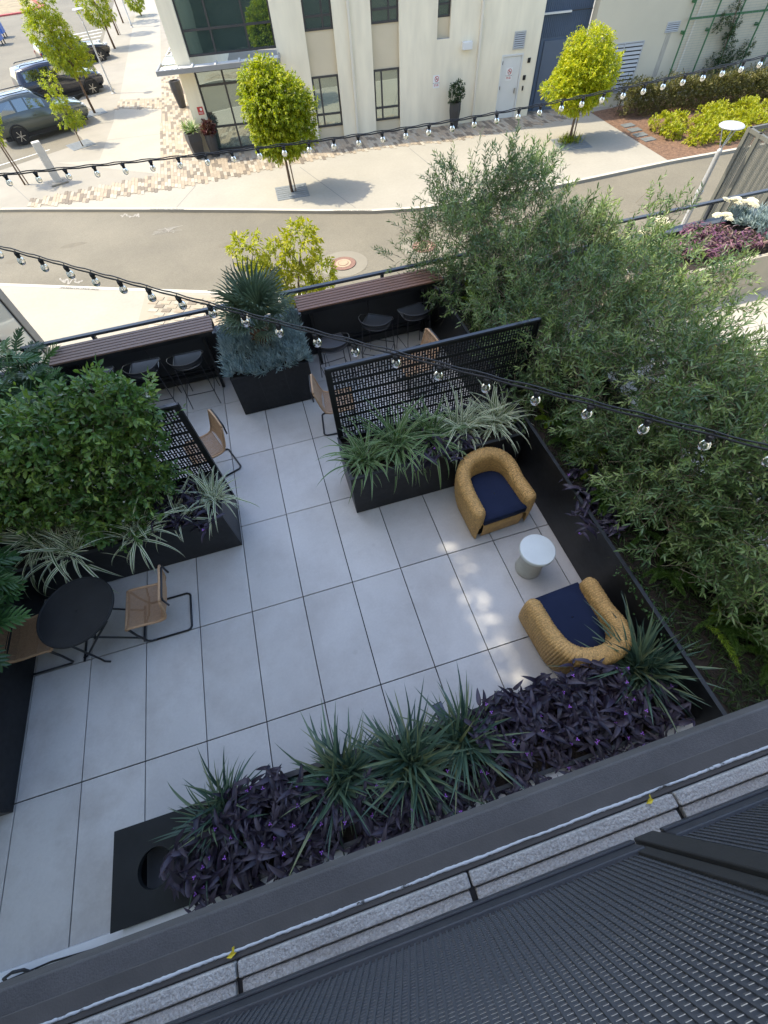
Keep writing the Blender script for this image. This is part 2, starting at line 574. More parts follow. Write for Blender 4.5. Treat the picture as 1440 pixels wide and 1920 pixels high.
A8 = R(-8)
cu, su = math.cos(A8), math.sin(A8)
PL, PW = .44, .15
cells = []
for i in range(-75, 145):
    off = (i * 7 % 4) * PL / 4
    for j in range(-8, 52):
        lx = i * PW; ly = j * PL + off
        x = lx * cu - ly * su * 0 + 0; y = 21.0 + ly + lx * math.tan(A8) * .55
        x = x
        if inside(x, y, BAND): cells.append((x, y))
cells.sort(key=lambda c: (c[0] - 1.85) ** 2 + (c[1] + 2.13) ** 2)
pm = []
for m_ in paver_mats:
    me = MB().box(-PW / 2 + .005, PW / 2 - .005, -PL / 2 + .005, PL / 2 - .005, -.04, .012).mesh('paver'); setmat(me, m_); pm.append(me)
rest = [MB(), MB(), MB()]
for n_, (x, y) in enumerate(cells):
    k = rnd.choices((0, 1, 2), (.42, .26, .32))[0]
    z = GZ + rnd.uniform(.002, .006)
    if n_ < 300:
        link('paver', pm[k], bed, loc=(x, y, z))
    else:
        rest[k].box(x - PW / 2 + .005, x + PW / 2 - .005, y - PL / 2 + .005, y + PL / 2 - .005, z - .04, z + .012)
for k in range(3):
    part('far_pavers', rest[k], paver_mats[k], bed, kind='stuff')

# ---- near pavement on this side of the road -----------------------------------
NK = [(-14, 19.4), (-7.07, 16.2), (-2.36, 14.0), (-.07, 12.95), (3.0, 11.6), (6.0, 10.6), (14, 9.4), (40, 8.5)]
struct('near_pavement', MB().prism([(40, 4.8), *NK[::-1], (-14, 4.8)], RZ - .05, GZ), conc_pale)
struct('near_kerb', strip([(x, y - .16) for x, y in NK], .16, GZ + .006), kerb_m)
nb = struct('near_plank_paving', MB().poly([(x, y, GZ + .003) for x, y in [(-2.3, 13.7), (.3, 12.5), (.3, 10.5), (-2.6, 11.5)]]), mat('paving_sand_near', (.30, .265, .2), .95))
for j in range(8):
    for i in range(6):
        x = -2.05 + i * .42 + (j % 2) * .2; y = 11.6 - (x + 2.05) * .42 + j * .235
        if x > .1: continue
        me = pm[rnd.choices((0, 1, 2), (.4, .12, .48))[0]]
        link('paver', me, nb, loc=(x, y, GZ + .004), rot=(0, 0, R(66)), scale=(1.25, .7, 1))

# ---- side street: parking lines ---------------------------------------------
mb = MB()
for (x, y) in ((-9.3, 29.5), (-9.3, 35.0), (-9.3, 41.0)):
    d = Vector((math.cos(R(27)), math.sin(R(27)))); n = Vector((-d.y, d.x)) * .05
    p = Vector((x - 2, y - 1)); q = p + d * 4.2
    mb.poly([(p.x - n.x, p.y - n.y, RZ + .005), (q.x - n.x, q.y - n.y, RZ + .005), (q.x + n.x, q.y + n.y, RZ + .005), (p.x + n.x, p.y + n.y, RZ + .005)])
for k in range(7):
    y = 52 + k * 1.55
    mb.poly([(-10.5, y - 1.2, RZ + .005), (-6.7, y + .2, RZ + .005), (-6.7, y + .5, RZ + .005), (-10.5, y - .9, RZ + .005)])
struct('road_markings', mb, white_paint)
# far side of the side street
struct('far_island', MB().prism([(-30, 74), (-15.0, 76.2), (-14.0, 79), (-18, 90), (-40, 90)], RZ - .05, RZ + .12), mat('red_kerb', (.42, .09, .08), .8, var=.2, vs=3))
struct('far_lawn', MB().poly([(-30, 74.4, RZ + .125), (-15.5, 76.6, RZ + .125), (-14.6, 79, RZ + .125), (-18, 89, RZ + .125), (-40, 89, RZ + .125)]), mat('dry_lawn', (.25, .2, .12), .95, var=.3, vs=1))

# lettering on the kerbs, chalk marks on the road
letter = textmesh('TOW AWAY NO PARKING', .17)
for (x0, y0, x1, y1, flip) in ((-2.15, 20.30, -.85, 19.72, 0), (5.05, 16.99, 6.4, 16.44, 0), (-5.05, 15.12, -4.1, 14.66, 1)):
    a = math.atan2(y1 - y0, x1 - x0)
    me = letter.copy() if letter.users else letter
    setmat(me, black_paint)
    o = link('kerb_lettering', me, loc=((x0 + x1) / 2, (y0 + y1) / 2, GZ + .014), rot=(0, 0, a + (math.pi if flip else 0)), scale=(.75, .85, 1))
    tag(o, {0: 'black TOW AWAY NO PARKING lettering on the far kerb left of the round street tree', 1: 'black TOW AWAY NO PARKING lettering on the near kerb'}[flip] if not (x0 > 4) else 'black TOW AWAY NO PARKING lettering on the kerb below the round tree shadow', 'lettering', 'kerb lettering')


def scribble(pts, w_, z=RZ + .004):
    mb = MB()
    for p, q in zip(pts[:-1], pts[1:]):
        p = Vector(p); q = Vector(q); d = (q - p).normalized(); n = Vector((-d.y, d.x)) * w_
        mb.poly([(p.x - n.x, p.y - n.y, z), (q.x - n.x, q.y - n.y, z), (q.x + n.x, q.y + n.y, z), (p.x + n.x, p.y + n.y, z)])
        z += .0004
    return mb


ch = mat('chalk', (.27, .25, .21), .9, var=.25, vs=9)
for nm, cx, cy, s_, ang, lb in (('chalk_mark', -3.1, 20.35, .33, -24, 'white spray paint scribble on the road below the far kerb'), ('chalk_mark', -1.5, 18.3, .55, -10, 'faint white scrawl on the grey road left of the yellow tree tops'),
                            ('chalk_mark', -5.0, 15.75, .33, 155, 'white spray paint scribble on the road beside the near kerb')):
    pts = []
    for k in range(17):
        t = rnd.random() if s_ > .4 else k / 16
        pts.append((cx + (t - .5) * 2.6 * s_ * math.cos(R(ang)) + rnd.uniform(-.2, .2) * s_, cy + (t - .5) * 2.6 * s_ * math.sin(R(ang)) + rnd.uniform(-.6, .6) * s_))
    o = part(nm, scribble(pts, .010 if s_ > .4 else .03), ch); tag(o, lb, 'road marking', 'spray paint marks on the road')

# old stains in the asphalt
mb = MB(); z_ = RZ + .002
for k, (x, y, a_, b_) in enumerate(((-5.2, 18.6, .5, .2), (.6, 16.2, .35, .22), (7.4, 14.4, .6, .25), (2.4, 14.4, .25, .16), (-7.4, 18.2, .3, .2), (12.5, 13.6, .5, .22), (4.9, 12.6, .3, .15))):
    r_ = random.Random(k)
    mb.poly([(x + a_ * math.cos(q) * r_.uniform(.7, 1.1), y + b_ * math.sin(q) * r_.uniform(.7, 1.1), z_ + k * .0001) for q in np.linspace(0, 6.0, 15)])
struct('road_stains', mb, mat('oil_stain', (.132, .115, .080), .85, var=.12, vs=6))

# ================================================================== OUR BUILDING
stucco = mat('pale_stucco', (.72, .65, .49), .9, var=.05, vs=.7, bump=.25, bs=45, v2=.07, v2s=3, stretch=(1, 1, .22))
stucco_beige = mat('beige_stucco', (.54, .465, .325), .9, var=.05, vs=.9, bump=.25, bs=45)
black_metal = mat('black_metal', (.012, .0125, .014), .42, spec=.4, var=.35, vs=3, bump=.06, bs=200, v2=.35, v2s=18)
dark_metal = mat('dark_metal', (.028, .03, .034), .42, spec=.5, var=.2, vs=8)
podium = mat('podium_wall', (.16, .16, .15), .9, var=.1, vs=1)
struct('podium', MB().box(-4.4, 14.2, -2.5, 4.40, RZ - .2, -.05).box(-4.4, 14.2, 4.40, 4.66, RZ - .2, .0), podium)

# paving slabs of the terrace on a dark bed
slab_m = mat('porcelain_slab', (.53, .515, .49), .45, spec=.4, rand=.07, var=.075, vs=.9, v2=.03, v2s=40, bump=.03, bs=150)
# soft grime stains
t_ = slab_m.node_tree; N_ = t_.nodes; L_ = t_.links
bs_ = N_['Principled BSDF']
src_ = bs_.inputs['Base Color'].links[0].from_socket
ge_ = N_.new('ShaderNodeNewGeometry')
n1 = N_.new('ShaderNodeTexNoise'); n1.inputs['Scale'].default_value = 1.1; n1.inputs['Detail'].default_value = 8; n1.inputs['Roughness'].default_value = .68
L_.new(ge_.outputs['Position'], n1.inputs['Vector'])
r1 = N_.new('ShaderNodeValToRGB'); r1.color_ramp.elements[0].position = .45; r1.color_ramp.elements[1].position = .70
r1.color_ramp.elements[0].color = (0, 0, 0, 1); r1.color_ramp.elements[1].color = (.75, .75, .75, 1)
L_.new(n1.outputs['Fac'], r1.inputs[0])
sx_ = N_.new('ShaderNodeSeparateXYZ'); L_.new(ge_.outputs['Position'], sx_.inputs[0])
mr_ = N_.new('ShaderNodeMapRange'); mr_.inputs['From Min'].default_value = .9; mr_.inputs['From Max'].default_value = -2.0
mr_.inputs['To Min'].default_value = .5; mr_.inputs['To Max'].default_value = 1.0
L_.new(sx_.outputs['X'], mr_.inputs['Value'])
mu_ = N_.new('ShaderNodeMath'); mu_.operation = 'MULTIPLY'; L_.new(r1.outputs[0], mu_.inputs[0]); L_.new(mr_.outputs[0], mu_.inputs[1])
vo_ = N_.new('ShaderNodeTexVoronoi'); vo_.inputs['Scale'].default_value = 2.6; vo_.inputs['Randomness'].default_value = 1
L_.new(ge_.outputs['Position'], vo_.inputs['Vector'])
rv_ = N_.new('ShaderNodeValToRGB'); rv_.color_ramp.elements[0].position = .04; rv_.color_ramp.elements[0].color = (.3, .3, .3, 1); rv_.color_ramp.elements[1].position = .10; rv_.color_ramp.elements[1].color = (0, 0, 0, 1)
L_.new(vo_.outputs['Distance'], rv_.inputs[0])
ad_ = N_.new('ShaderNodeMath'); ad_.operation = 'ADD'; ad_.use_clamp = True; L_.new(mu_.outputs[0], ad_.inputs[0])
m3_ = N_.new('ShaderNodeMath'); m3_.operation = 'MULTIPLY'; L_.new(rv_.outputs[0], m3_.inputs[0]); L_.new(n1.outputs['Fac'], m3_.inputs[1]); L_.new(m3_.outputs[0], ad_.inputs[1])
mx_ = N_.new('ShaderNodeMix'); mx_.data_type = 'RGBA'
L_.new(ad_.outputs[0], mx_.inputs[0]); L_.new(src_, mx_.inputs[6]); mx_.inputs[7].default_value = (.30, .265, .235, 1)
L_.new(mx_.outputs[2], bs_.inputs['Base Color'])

floor = struct('terrace_floor', MB().box(-4.3, 5.2, -2.55, 4.45, -.05, -.035), mat('floor_bed', (.012, .012, .014), .9))
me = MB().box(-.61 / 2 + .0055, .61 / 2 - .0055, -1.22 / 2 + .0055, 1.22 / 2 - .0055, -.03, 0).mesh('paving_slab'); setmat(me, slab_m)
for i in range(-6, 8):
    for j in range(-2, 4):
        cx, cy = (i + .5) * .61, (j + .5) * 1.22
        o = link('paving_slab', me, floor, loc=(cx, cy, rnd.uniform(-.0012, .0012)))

# next terrace to the right, beyond the side planter
conc_t = mat('terrace_concrete', (.40, .375, .32), .85, var=.07, vs=.9, bump=.1, bs=100)
fl2 = struct('right_terrace_floor', MB().box(5.3, 14.2, -2.5, 4.40, -.046, -.03), mat('terrace_joint', (.15, .14, .13), .9))
me2 = MB().box(-.605, .605, -.605, .605, -.03, 0).mesh('paving_slab'); setmat(me2, conc_t)
for i in range(7):
    for j in range(6):
        link('paving_slab', me2, fl2, loc=(6.1 + i * 1.22, -1.83 + j * 1.22, -.0005 * ((i + j) % 2)))

# our building: wall under the balcony, the balcony ledge, blocks, upper wall
own = thing('building', 'balcony edge and wall of the building the view is taken from, in the lower foreground', 'building', (1.8, -3, 0))
part('wall', MB().box(-4.4, 14, -2.9, -2.6, -.04, 3.25).box(-4.4, 14, -7.2, -6.9, 3.2, 14), stucco, own)
part('base_kerb', MB().box(-4.4, 5.2, -2.6, -2.425, -.03, .07).box(-.55, 5.2, -2.6, -2.41, .08, .42), mat('white_flashing', (.72, .73, .74), .5, var=.06, vs=3), own, bevel=.006)
membrane = mat('ledge_membrane', (.085, .082, .082), .85, var=.18, vs=5, bump=.5, bs=260, v2=.12, v2s=240, bdist=.003)
part('ledge', MB().box(-4.4, 14, -2.335, -2.243, 3.23, 3.385), membrane, own, bevel=.008)
part('ledge_lip', MB().box(-4.4, 14, -2.345, -2.291, 3.2, 3.3865), mat('ledge_lap', (.075, .070, .066), .8, var=.15, vs=7, bump=.4, bs=200, bdist=.002), own, bevel=.003)
# worn white drip edge: uneven rod
pts = []; rs = []
for k in range(900):
    x = -1.0 + k * .007
    pts.append((x, -2.330 + .0005 * math.sin(x * 31) + rnd.uniform(-.0006, .0006), 3.3885 + rnd.uniform(-.0008, .0008))); rs.append(.0034 + .0005 * math.sin(x * 17) + rnd.uniform(-.0005, .0005))
part('drip_edge', MB().tube(pts, rs, 6), mat('worn_white_edge', (.66, .67, .68), .7, col2=(.44, .46, .48), vs=26), own, smooth=True)
wp = MATS['worn_white_edge']; rp_ = [n for n in wp.node_tree.nodes if n.type == 'VALTORGB'][0]
rp_.color_ramp.elements[0].position = .34; rp_.color_ramp.elements[0].color = (.05, .05, .05, 1); rp_.color_ramp.elements[1].position = .40
part('drip_shadow_gap', MB().box(-4.4, 14, -2.347, -2.334, 3.2, 3.381), black_metal, own)
block_m = mat('concrete_block', (.38, .365, .345), .95, var=.12, vs=9, bump=1.0, bs=150, rand=.07, v2=.25, v2s=190, bdist=.006)
for row, (y0, y1, zt) in enumerate(((-2.3775, -2.3475, 3.398), (-2.55, -2.3815, 3.388))):
    for k in range(-5, 18):
        x0 = 1.925 + (k - 1) * .572 + .003
        L = .567
        if k == 2: segs = ((x0, x0 + L * .83), (x0 + L * .833, x0 + L))
        else: segs = ((x0, x0 + L),)
        if row == 1: segs = ((x0 + .004, x0 + L - .006),)
        for a, b in segs:
            part('concrete_block', MB().box(a, b, y0, y1, 3.3, zt + rnd.uniform(-.002, .002)), block_m, own, bevel=.004)
part('block_bed', MB().box(-4.4, 14, -2.558, -2.348, 3.27, 3.370), black_metal, own)
part('balcony_floor', MB().box(-4.4, 14, -6.9, -2.56, 3.2, 3.36), mat('balcony_concrete', (.62, .61, .58), .9, var=.08, vs=2), own)

# ================================================================== LEFT BUILDING (casts the shade)
lb = thing('building', 'tall pale building standing left of the terrace with a glazed corner above the near pavement', 'building', (-10, 0, RZ))
LBH = 19.0
XL = -4.3
part('wall', MB().box(-22, XL - .3, -14, 8.35, RZ - .1, 11.0).box(-22, XL - .3, 8.35, 9.9, .35, 11.0).box(-22, XL - .3, 8.35, 9.88, RZ - .1, .35), stucco, lb)
# wall raised past the roof for shade; slit added, unseen, to let sun dapples through
OY0, OY1, OZ0, OZ1 = 1.72, 3.55, 11.84, 12.80
part('front_shade_wall', MB().box(XL - .3, XL, -14, OY0, RZ - .1, LBH).box(XL - .3, XL, OY1, 8.35, RZ - .1, LBH).box(XL - .3, XL, OY0, OY1, RZ - .1, OZ0).box(XL - .3, XL, OY0, OY1, OZ1, LBH).box(XL - .3, XL, 8.35, 9.9, .35, LBH), stucco, lb)
n = 340
P = np.stack([rng.uniform(XL - .12, XL + .02, n), rng.uniform(OY0, OY1, n), rng.uniform(OZ0, OZ1 - .3, n)], 1)
o = part('dapple_leaves', leafmesh('dapple_leaves', P, rng.normal(size=(n, 3)), .13, .072), leafmat('leaf_dapple', [(.03, .07, .02), (.05, .10, .03)]))  # unseen leaves added in the slit to break its sun into dapples
tag(o, 'unseen leaves added in a wall slit to dapple the sun, high on the left building', 'climber')
frame_m = mat('taupe_metal', (.30, .27, .225), .6, var=.08, vs=4)
part('corner_post', MB().box(XL - .3, XL + .02, 9.62, 9.93, RZ, .4), frame_m, lb, bevel=.01)
part('window_frame', MB().box(XL - .05, XL + .025, 9.56, 9.60, RZ, .35).box(XL - .05, XL + .03, 8.35, 8.40, RZ, .35).box(XL - .05, XL + .03, 8.4, 9.56, .28, .35), black_metal, lb)
part('window_pane', MB().box(XL - .03, XL, 8.40, 9.56, RZ, .28), glassmat('shop_glass', (.85, .9, .86), (.45, .44, .39), .25), lb)
for j in range(6):
    for i in range(5):
        y0 = -8 + i * 3.4; z0 = 1.0 + j * 3.0
        if y0 > 7: continue
        f_ = part('window', MB().box(XL - .1, XL + .02, y0, y0 + 1.6, z0, z0 + 1.7), black_metal, lb)
        part('pane', MB().box(XL, XL + .035, y0 + .08, y0 + 1.52, z0 + .08, z0 + 1.62), MATS.setdefault('_lg', glassmat('left_glass')), f_)
# ================================================================== FAR BUILDING
FB = Matrix.Translation((7.36, 24.5, GZ)) @ Matrix.Rotation(A8, 4, 'Z')      # local x along the front, local y into the building


def fbox(mb, u0, u1, n0, n1, z0, z1):
    """n measured outwards (towards the street)"""
    return mb.box(u0, u1, -n1, -n0, z0, z1, FB)


FH = 10.2
fb = thing('building', 'pale stucco building across the street with grey framed windows, canopy and blue metal bay', 'building', (7.36, 24.5, GZ), A8)
wall = MB()
fbox(wall, -2.6, -1.29, -.5, 0, -.1, FH); fbox(wall, -.06, 1.56, -.5, 0, -.1, FH)
fbox(wall, 2.77, 4.46, -.5, 0, -.1, FH); fbox(wall, 5.04, 7.56, -.5, 0, -.1, FH); fbox(wall, 4.46, 5.04, -.5, -.001, -.1, 2.98)
fbox(wall, 8.58, 9.25, -.5, 0, -.1, FH); fbox(wall, 7.56, 8.58, -.5, -.001, 2.26, FH)
fbox(wall, -7.0, -6.36, -.7, .0, -.1, FH)                 # corner pier
fbox(wall, -6.36, -2.6, -.5, -.15, 6.3, FH)
fbox(wall, -7.0, 9.25, -9, -.52, 9.0, FH)                 # roof mass
part('wall', wall, stucco, fb)
w2 = MB()
fbox(w2, 11.72, 34, -.5, .0, -.1, FH)
part('wing_wall', w2, mat('wing_stucco', (.55, .495, .365), .9, var=.05, vs=.6, bump=.2, bs=40), fb)
# stained streak under the scupper
part('water_stain', fbox(MB(), 15.36, 15.6, .0, .003, .9, 2.42), mat('streak', (.40, .365, .29), .9, var=.2, vs=4, stretch=(8, 8, .7)), fb)
sw = MB(); fbox(sw, -7.0, -6.75, -30, -.7, -.1, 2.9); fbox(sw, -7.0, -6.7, -30, -.7, 2.9, 3.3); fbox(sw, -7.0, -6.75, -30, -.7, 6.2, FH)
for k in range(6): fbox(sw, -7.0, -6.72, -.7 - 5 * k - .7, -.7 - 5 * k, 3.3, 6.2)
part('side_wall', sw, stucco, fb)
base = MB()
for a, b in ((-1.29, -.06), (1.56, 2.77)):
    for z0, z1 in ((-.1, .46), (2.24, 3.62), (5.3, FH)): part('recess_panel', fbox(MB(), a, b, -.5, -.14, z0, z1), stucco_beige, fb)
for z0, z1 in ((2.98, 3.6), (5.2, FH)): part('recess_panel', fbox(MB(), 4.46, 5.04, -.5, -.16, z0, z1), stucco_beige, fb)
part('recess_sill', fbox(MB(), 4.47, 5.03, -.16, -.004, 2.97, 2.985), mat('sill', (.36, .35, .33), .7), fb)
wframe = mat('window_frame_bronze', (.045, .043, .042), .5, spec=.4)
gl_low = glassmat('street_glass', (.78, .88, .80), (.10, .13, .11), .42, .02)
gl_up = glassmat('upper_glass', (.62, .80, .70), (.02, .035, .028), .30, .02)


def window(u0, u1, z0, z1, vm, hm, off, pane, fw=.07):
    m_ = MB()
    fbox(m_, u0, u0 + fw, off - .08, off + .05, z0, z1); fbox(m_, u1 - fw, u1, off - .08, off + .05, z0, z1)
    fbox(m_, u0 + fw, u1 - fw, off - .08, off + .05, z0, z0 + fw); fbox(m_, u0 + fw, u1 - fw, off - .08, off + .05, z1 - fw, z1)
    for v in vm: fbox(m_, v - fw / 2, v + fw / 2, off - .08, off + .047, z0 + fw, z1 - fw)
    us = [u0 + fw] + sum([[v - fw / 2, v + fw / 2] for v in vm], []) + [u1 - fw]
    for h in hm:
        for i in range(0, len(us), 2):
            fbox(m_, us[i], us[i + 1], off - .08, off + .044, h - fw / 2, h + fw / 2)
    wo = part('window', m_, wframe, fb)
    zs = [z0 + fw] + sum([[h - fw / 2, h + fw / 2] for h in hm], []) + [z1 - fw]
    for i in range(0, len(us), 2):
        for j in range(0, len(zs), 2):
            part('pane', fbox(MB(), us[i] + .001, us[i + 1] - .001, off - .06, off + .0, zs[j] + .001, zs[j + 1] - .001), pane, wo)


for a, b, m_ in ((-1.28, -.07, -.93), (1.57, 2.76, 1.93)):
    window(a, b, .46, 2.24, [m_], [.92], -.16, gl_low)
    window(a, b, 3.62, 5.3, [b - .42], [4.03], -.16, gl_up)
window(4.47, 5.03, 3.6, 5.2, [], [3.98], -.2, gl_up, .06)
window(-6.36, -2.6, .04, 2.84, [-5.17, -3.9], [.92, 2.34], -.2, gl_low)
window(-6.36, -2.6, 3.25, 6.3, [-5.19, -3.74], [4.0], -.2, gl_up)
for k in range(5):
    window_side = MB(); fbox(window_side, -6.95, -6.86, -5.35 - 5 * k, -.7 - .75 - 5 * k, 3.3, 6.2)
    part('window', window_side, wframe, fb)
# canopy: front slab with a grey fascia, glazed side segments
can_m = mat('canopy_grey', (.22, .22, .215), .5, var=.06, vs=3)
can_t = mat('canopy_top', (.50, .50, .48), .5, var=.06, vs=3)
m_ = MB(); fbox(m_, -7.72, -2.5, .84, .9, 2.98, 3.13); fbox(m_, -7.72, -7.66, -.5, .84, 2.98, 3.13); fbox(m_, -2.56, -2.5, .0, .84, 2.98, 3.13)
cn = part('canopy', m_, can_m, fb)
m_ = MB(); fbox(m_, -7.66, -6.9, .0, .84, 3.02, 3.08); fbox(m_, -6.9, -2.56, .02, .84, 3.02, 3.06)
part('canopy_deck', m_, can_t, cn)
m_ = MB()
for k in range(5): fbox(m_, -7.55 + k * .2, -7.43 + k * .2, .55, .75, 3.07, 3.092)
part('canopy_slot', m_, wframe, cn)
m_ = MB()
for k in range(4): fbox(m_, -6.3 + k * 1.0, -6.22 + k * 1.0, .05, .82, 3.06, 3.12)
part('canopy_brace', m_, can_t, cn)
m_ = MB(); fbox(m_, -7.7, -7.02, -1.9, -.5, 3.02, 3.06); fbox(m_, -7.7, -7.02, -7.6, -3.6, 3.02, 3.06)
part('canopy_glass', m_, glassmat('canopy_glass', (.9, .95, .93), (.40, .45, .43), .2, .1), cn)
m_ = MB()
for seg0, seg1 in ((-3.6, -1.9), (-9.5, -7.6)):
    fbox(m_, -7.7, -7.02, seg0, seg0 + .12, 3.01, 3.09); fbox(m_, -7.7, -7.02, seg1 - .12, seg1, 3.01, 3.09)
    for u in (-7.7, -7.5, -7.3, -7.08): fbox(m_, u, u + .06, seg0 + .12, seg1 - .12, 3.012, 3.088)
    fbox(m_, -7.7, -7.02, (seg0 + seg1) / 2 - .04, (seg0 + seg1) / 2 + .04, 3.02, 3.085)
part('canopy_grille', m_, can_t, cn)
# pipes, light, vents, door, bay
pipe_m = mat('painted_pipe', (.62, .57, .46), .6)
for u in (.62, 6.42):
    part('downspout', fbox(MB(), u - .05, u + .05, .0, .09, 0, FH), pipe_m, fb, bevel=.012)
part('wall_lamp', fbox(MB(), 5.62, 6.05, .0, .22, 2.60, 2.84), mat('lamp_white', (.6, .6, .57), .5), fb, bevel=.01)
lv = mat('louvre_grey', (.40, .40, .385), .5)


def louvre(u0, u1, z0, z1, n, mullion=False):
    fr = MB(); fbox(fr, u0 - .04, u0, .0, .03, z0, z1); fbox(fr, u1, u1 + .04, .0, .03, z0, z1); fbox(fr, u0 - .04, u1 + .04, .0, .03, z1, z1 + .04); fbox(fr, u0 - .04, u1 + .04, .0, .03, z0 - .04, z0)
    if mullion: fbox(fr, (u0 + u1) / 2 - .02, (u0 + u1) / 2 + .02, .002, .035, z0, z1)
    fo = part('louvre', fr, lv, fb)
    part('louvre_back', fbox(MB(), u0, u1, .0, .004, z0, z1), black_metal, fo)
    h = (z1 - z0) / n
    for k in range(n):
        mb = MB(); zc = z0 + (k + .5) * h
        mb.v += [tuple(FB @ Vector(p)) for p in ((u0, -.006, zc + h * .38), (u1, -.006, zc + h * .38), (u1, -.028, zc - h * .25), (u0, -.028, zc - h * .25), (u0, -.006, zc + h * .26), (u1, -.006, zc + h * .26), (u1, -.022, zc - h * .33), (u0, -.022, zc - h * .33))]
        mb.f += [(0, 3, 2, 1), (4, 5, 6, 7), (2, 3, 7, 6), (0, 1, 5, 4), (1, 2, 6, 5), (3, 0, 4, 7)]
        part('slat', mb, lv, fo)


louvre(8.05, 8.5, 2.44, 2.92, 7)
louvre(12.55, 14.35, .5, 2.18, 12, True)
louvre(15.28, 15.83, 2.42, 2.68, 4)
door_m = mat('door_paint', (.60, .60, .56), .55, var=.03, vs=2)
m_ = MB(); fbox(m_, 7.56, 7.62, -.5, .02, 0, 2.26); fbox(m_, 8.52, 8.58, -.5, .02, 0, 2.26); fbox(m_, 7.62, 8.52, -.5, .02, 2.2, 2.26)
part('door_frame', m_, door_m, fb)
dr = part('door', fbox(MB(), 7.63, 8.51, -.06, -.02, .02, 2.19), door_m, fb)
part('handle', fbox(MB(), 8.36, 8.41, -.02, .05, .92, 1.1), mat('steel', (.4, .4, .4), .3, metal=1), dr)
for z in (.25, 1.1, 1.95): part('hinge', fbox(MB(), 7.615, 7.64, -.02, .028, z, z + .12), dark_metal, dr)
for u, z, s_ in ((8.82, 1.92, .13), (8.72, 1.35, .13), (8.76, .98, .06)):
    part('wall_plate', fbox(MB(), u, u + s_, .0, .03, z, z + .16), black_metal, fb)
# blue corrugated bay
blue = mat('blue_metal', (.075, .105, .155), .55, spec=.4, var=.07, vs=2)
m_ = MB(); u = 9.25; P_ = []
fbox(m_, 9.25, 11.72, -.9, -.6, -.1, FH)
while u < 11.70:
    fbox(m_, u + .005, u + .055, -.6, -.565, 2.55, FH)
    if u < 9.62 or u > 11.3: fbox(m_, u + .005, u + .055, -.6, -.565, -.05, 2.55)
    u += .095
part('blue_cladding', m_, blue, fb)
part('blue_door', fbox(MB(), 9.72, 11.25, -.6, -.55, 0, 2.45), mat('blue_door', (.085, .11, .15), .5, var=.05, vs=2), fb)
part('bay_light', fbox(MB(), 9.27, 10.7, -.56, -.45, 3.28, 3.34), mat('lamp_tube', (.62, .61, .56), .4), fb)
part('bay_trim', fbox(MB(), 10.7, 11.72, -.56, -.54, 3.3, 3.33), dark_metal, fb)
# signs
red = mat('sign_red', (.42, .035, .03), .5); wh = mat('sign_white', (.68, .68, .65), .5)


def sign_nosmoking(u, z, name, lab, off=.0):
    s_ = thing(name, lab, 'sign', tuple(FB @ Vector((u, -off, z))), A8)
    part('board', fbox(MB(), u - .15, u + .15, off + .002, off + .012, z - .22, z + .22), wh, s_)
    ring = MB(); a, b = [], []
    for k in range(25):
        t = 2 * math.pi * k / 24
        a.append(tuple(FB @ Vector((u + .02 + .1 * math.cos(t), -(off + .0145), z + .09 + .1 * math.sin(t))))); b.append(tuple(FB @ Vector((u + .02 + .078 * math.cos(t), -(off + .0145), z + .09 + .078 * math.sin(t)))))
    ring.grid([a, b])
    q = [(-.07, .055), (-.05, .075), (.07, -.055), (.05, -.075)]
    ring.poly([tuple(FB @ Vector((u + .02 + x, -(off + .0155), z + .09 + y))) for x, y in q])
    part('prohibition_ring', ring, red, s_)
    part('cigarette', MB().poly([tuple(FB @ Vector((u + x, -(off + .0135), z + y))) for x, y in ((-.04, .075), (.08, .11), (.08, .09), (-.04, .055))]), black_paint, s_)
    me = textmesh('NO SMOKING', .052); setmat(me, black_paint)
    me.transform(FB @ Matrix.Translation((u, -(off + .016), z - .05)) @ Matrix.Rotation(math.pi / 2, 4, 'X')); link('lettering', me, s_, True)
    m2 = MB()
    for dz, segs in ((-.10, ((-.11, -.01), (.02, .1))), (-.14, ((-.1, -.03), (0, .11)))):
        for a_, b_ in segs: fbox(m2, u + a_, u + b_, off + .012, off + .014, z + dz - .012, z + dz + .008)
    part('small_print', m2, red, s_)


sign_nosmoking(4.5, 1.64, 'wall_sign', 'small white NO SMOKING sign on the wall left of the potted plant')
sign_nosmoking(8.01, 1.6, 'door_sign', 'small white NO SMOKING sign fixed to the white door', -.019)
s_ = thing('red_sign', 'small red square sign on the corner pier by the glazing', 'sign', tuple(FB @ Vector((-6.5, 0, 1.6))), A8)
part('board', fbox(MB(), -6.68, -6.42, .0, .012, 1.45, 1.72), red, s_)
m_ = MB(); m_.poly([tuple(FB @ Vector((-6.52 + .05 * math.cos(t * .5236), -.0145, 1.63 + .05 * math.sin(t * .5236)))) for t in range(12)]); fbox(m_, -6.65, -6.45, .012, .0145, 1.49, 1.5); fbox(m_, -6.65, -6.47, .012, .0145, 1.53, 1.54)
part('emblem', m_, wh, s_)
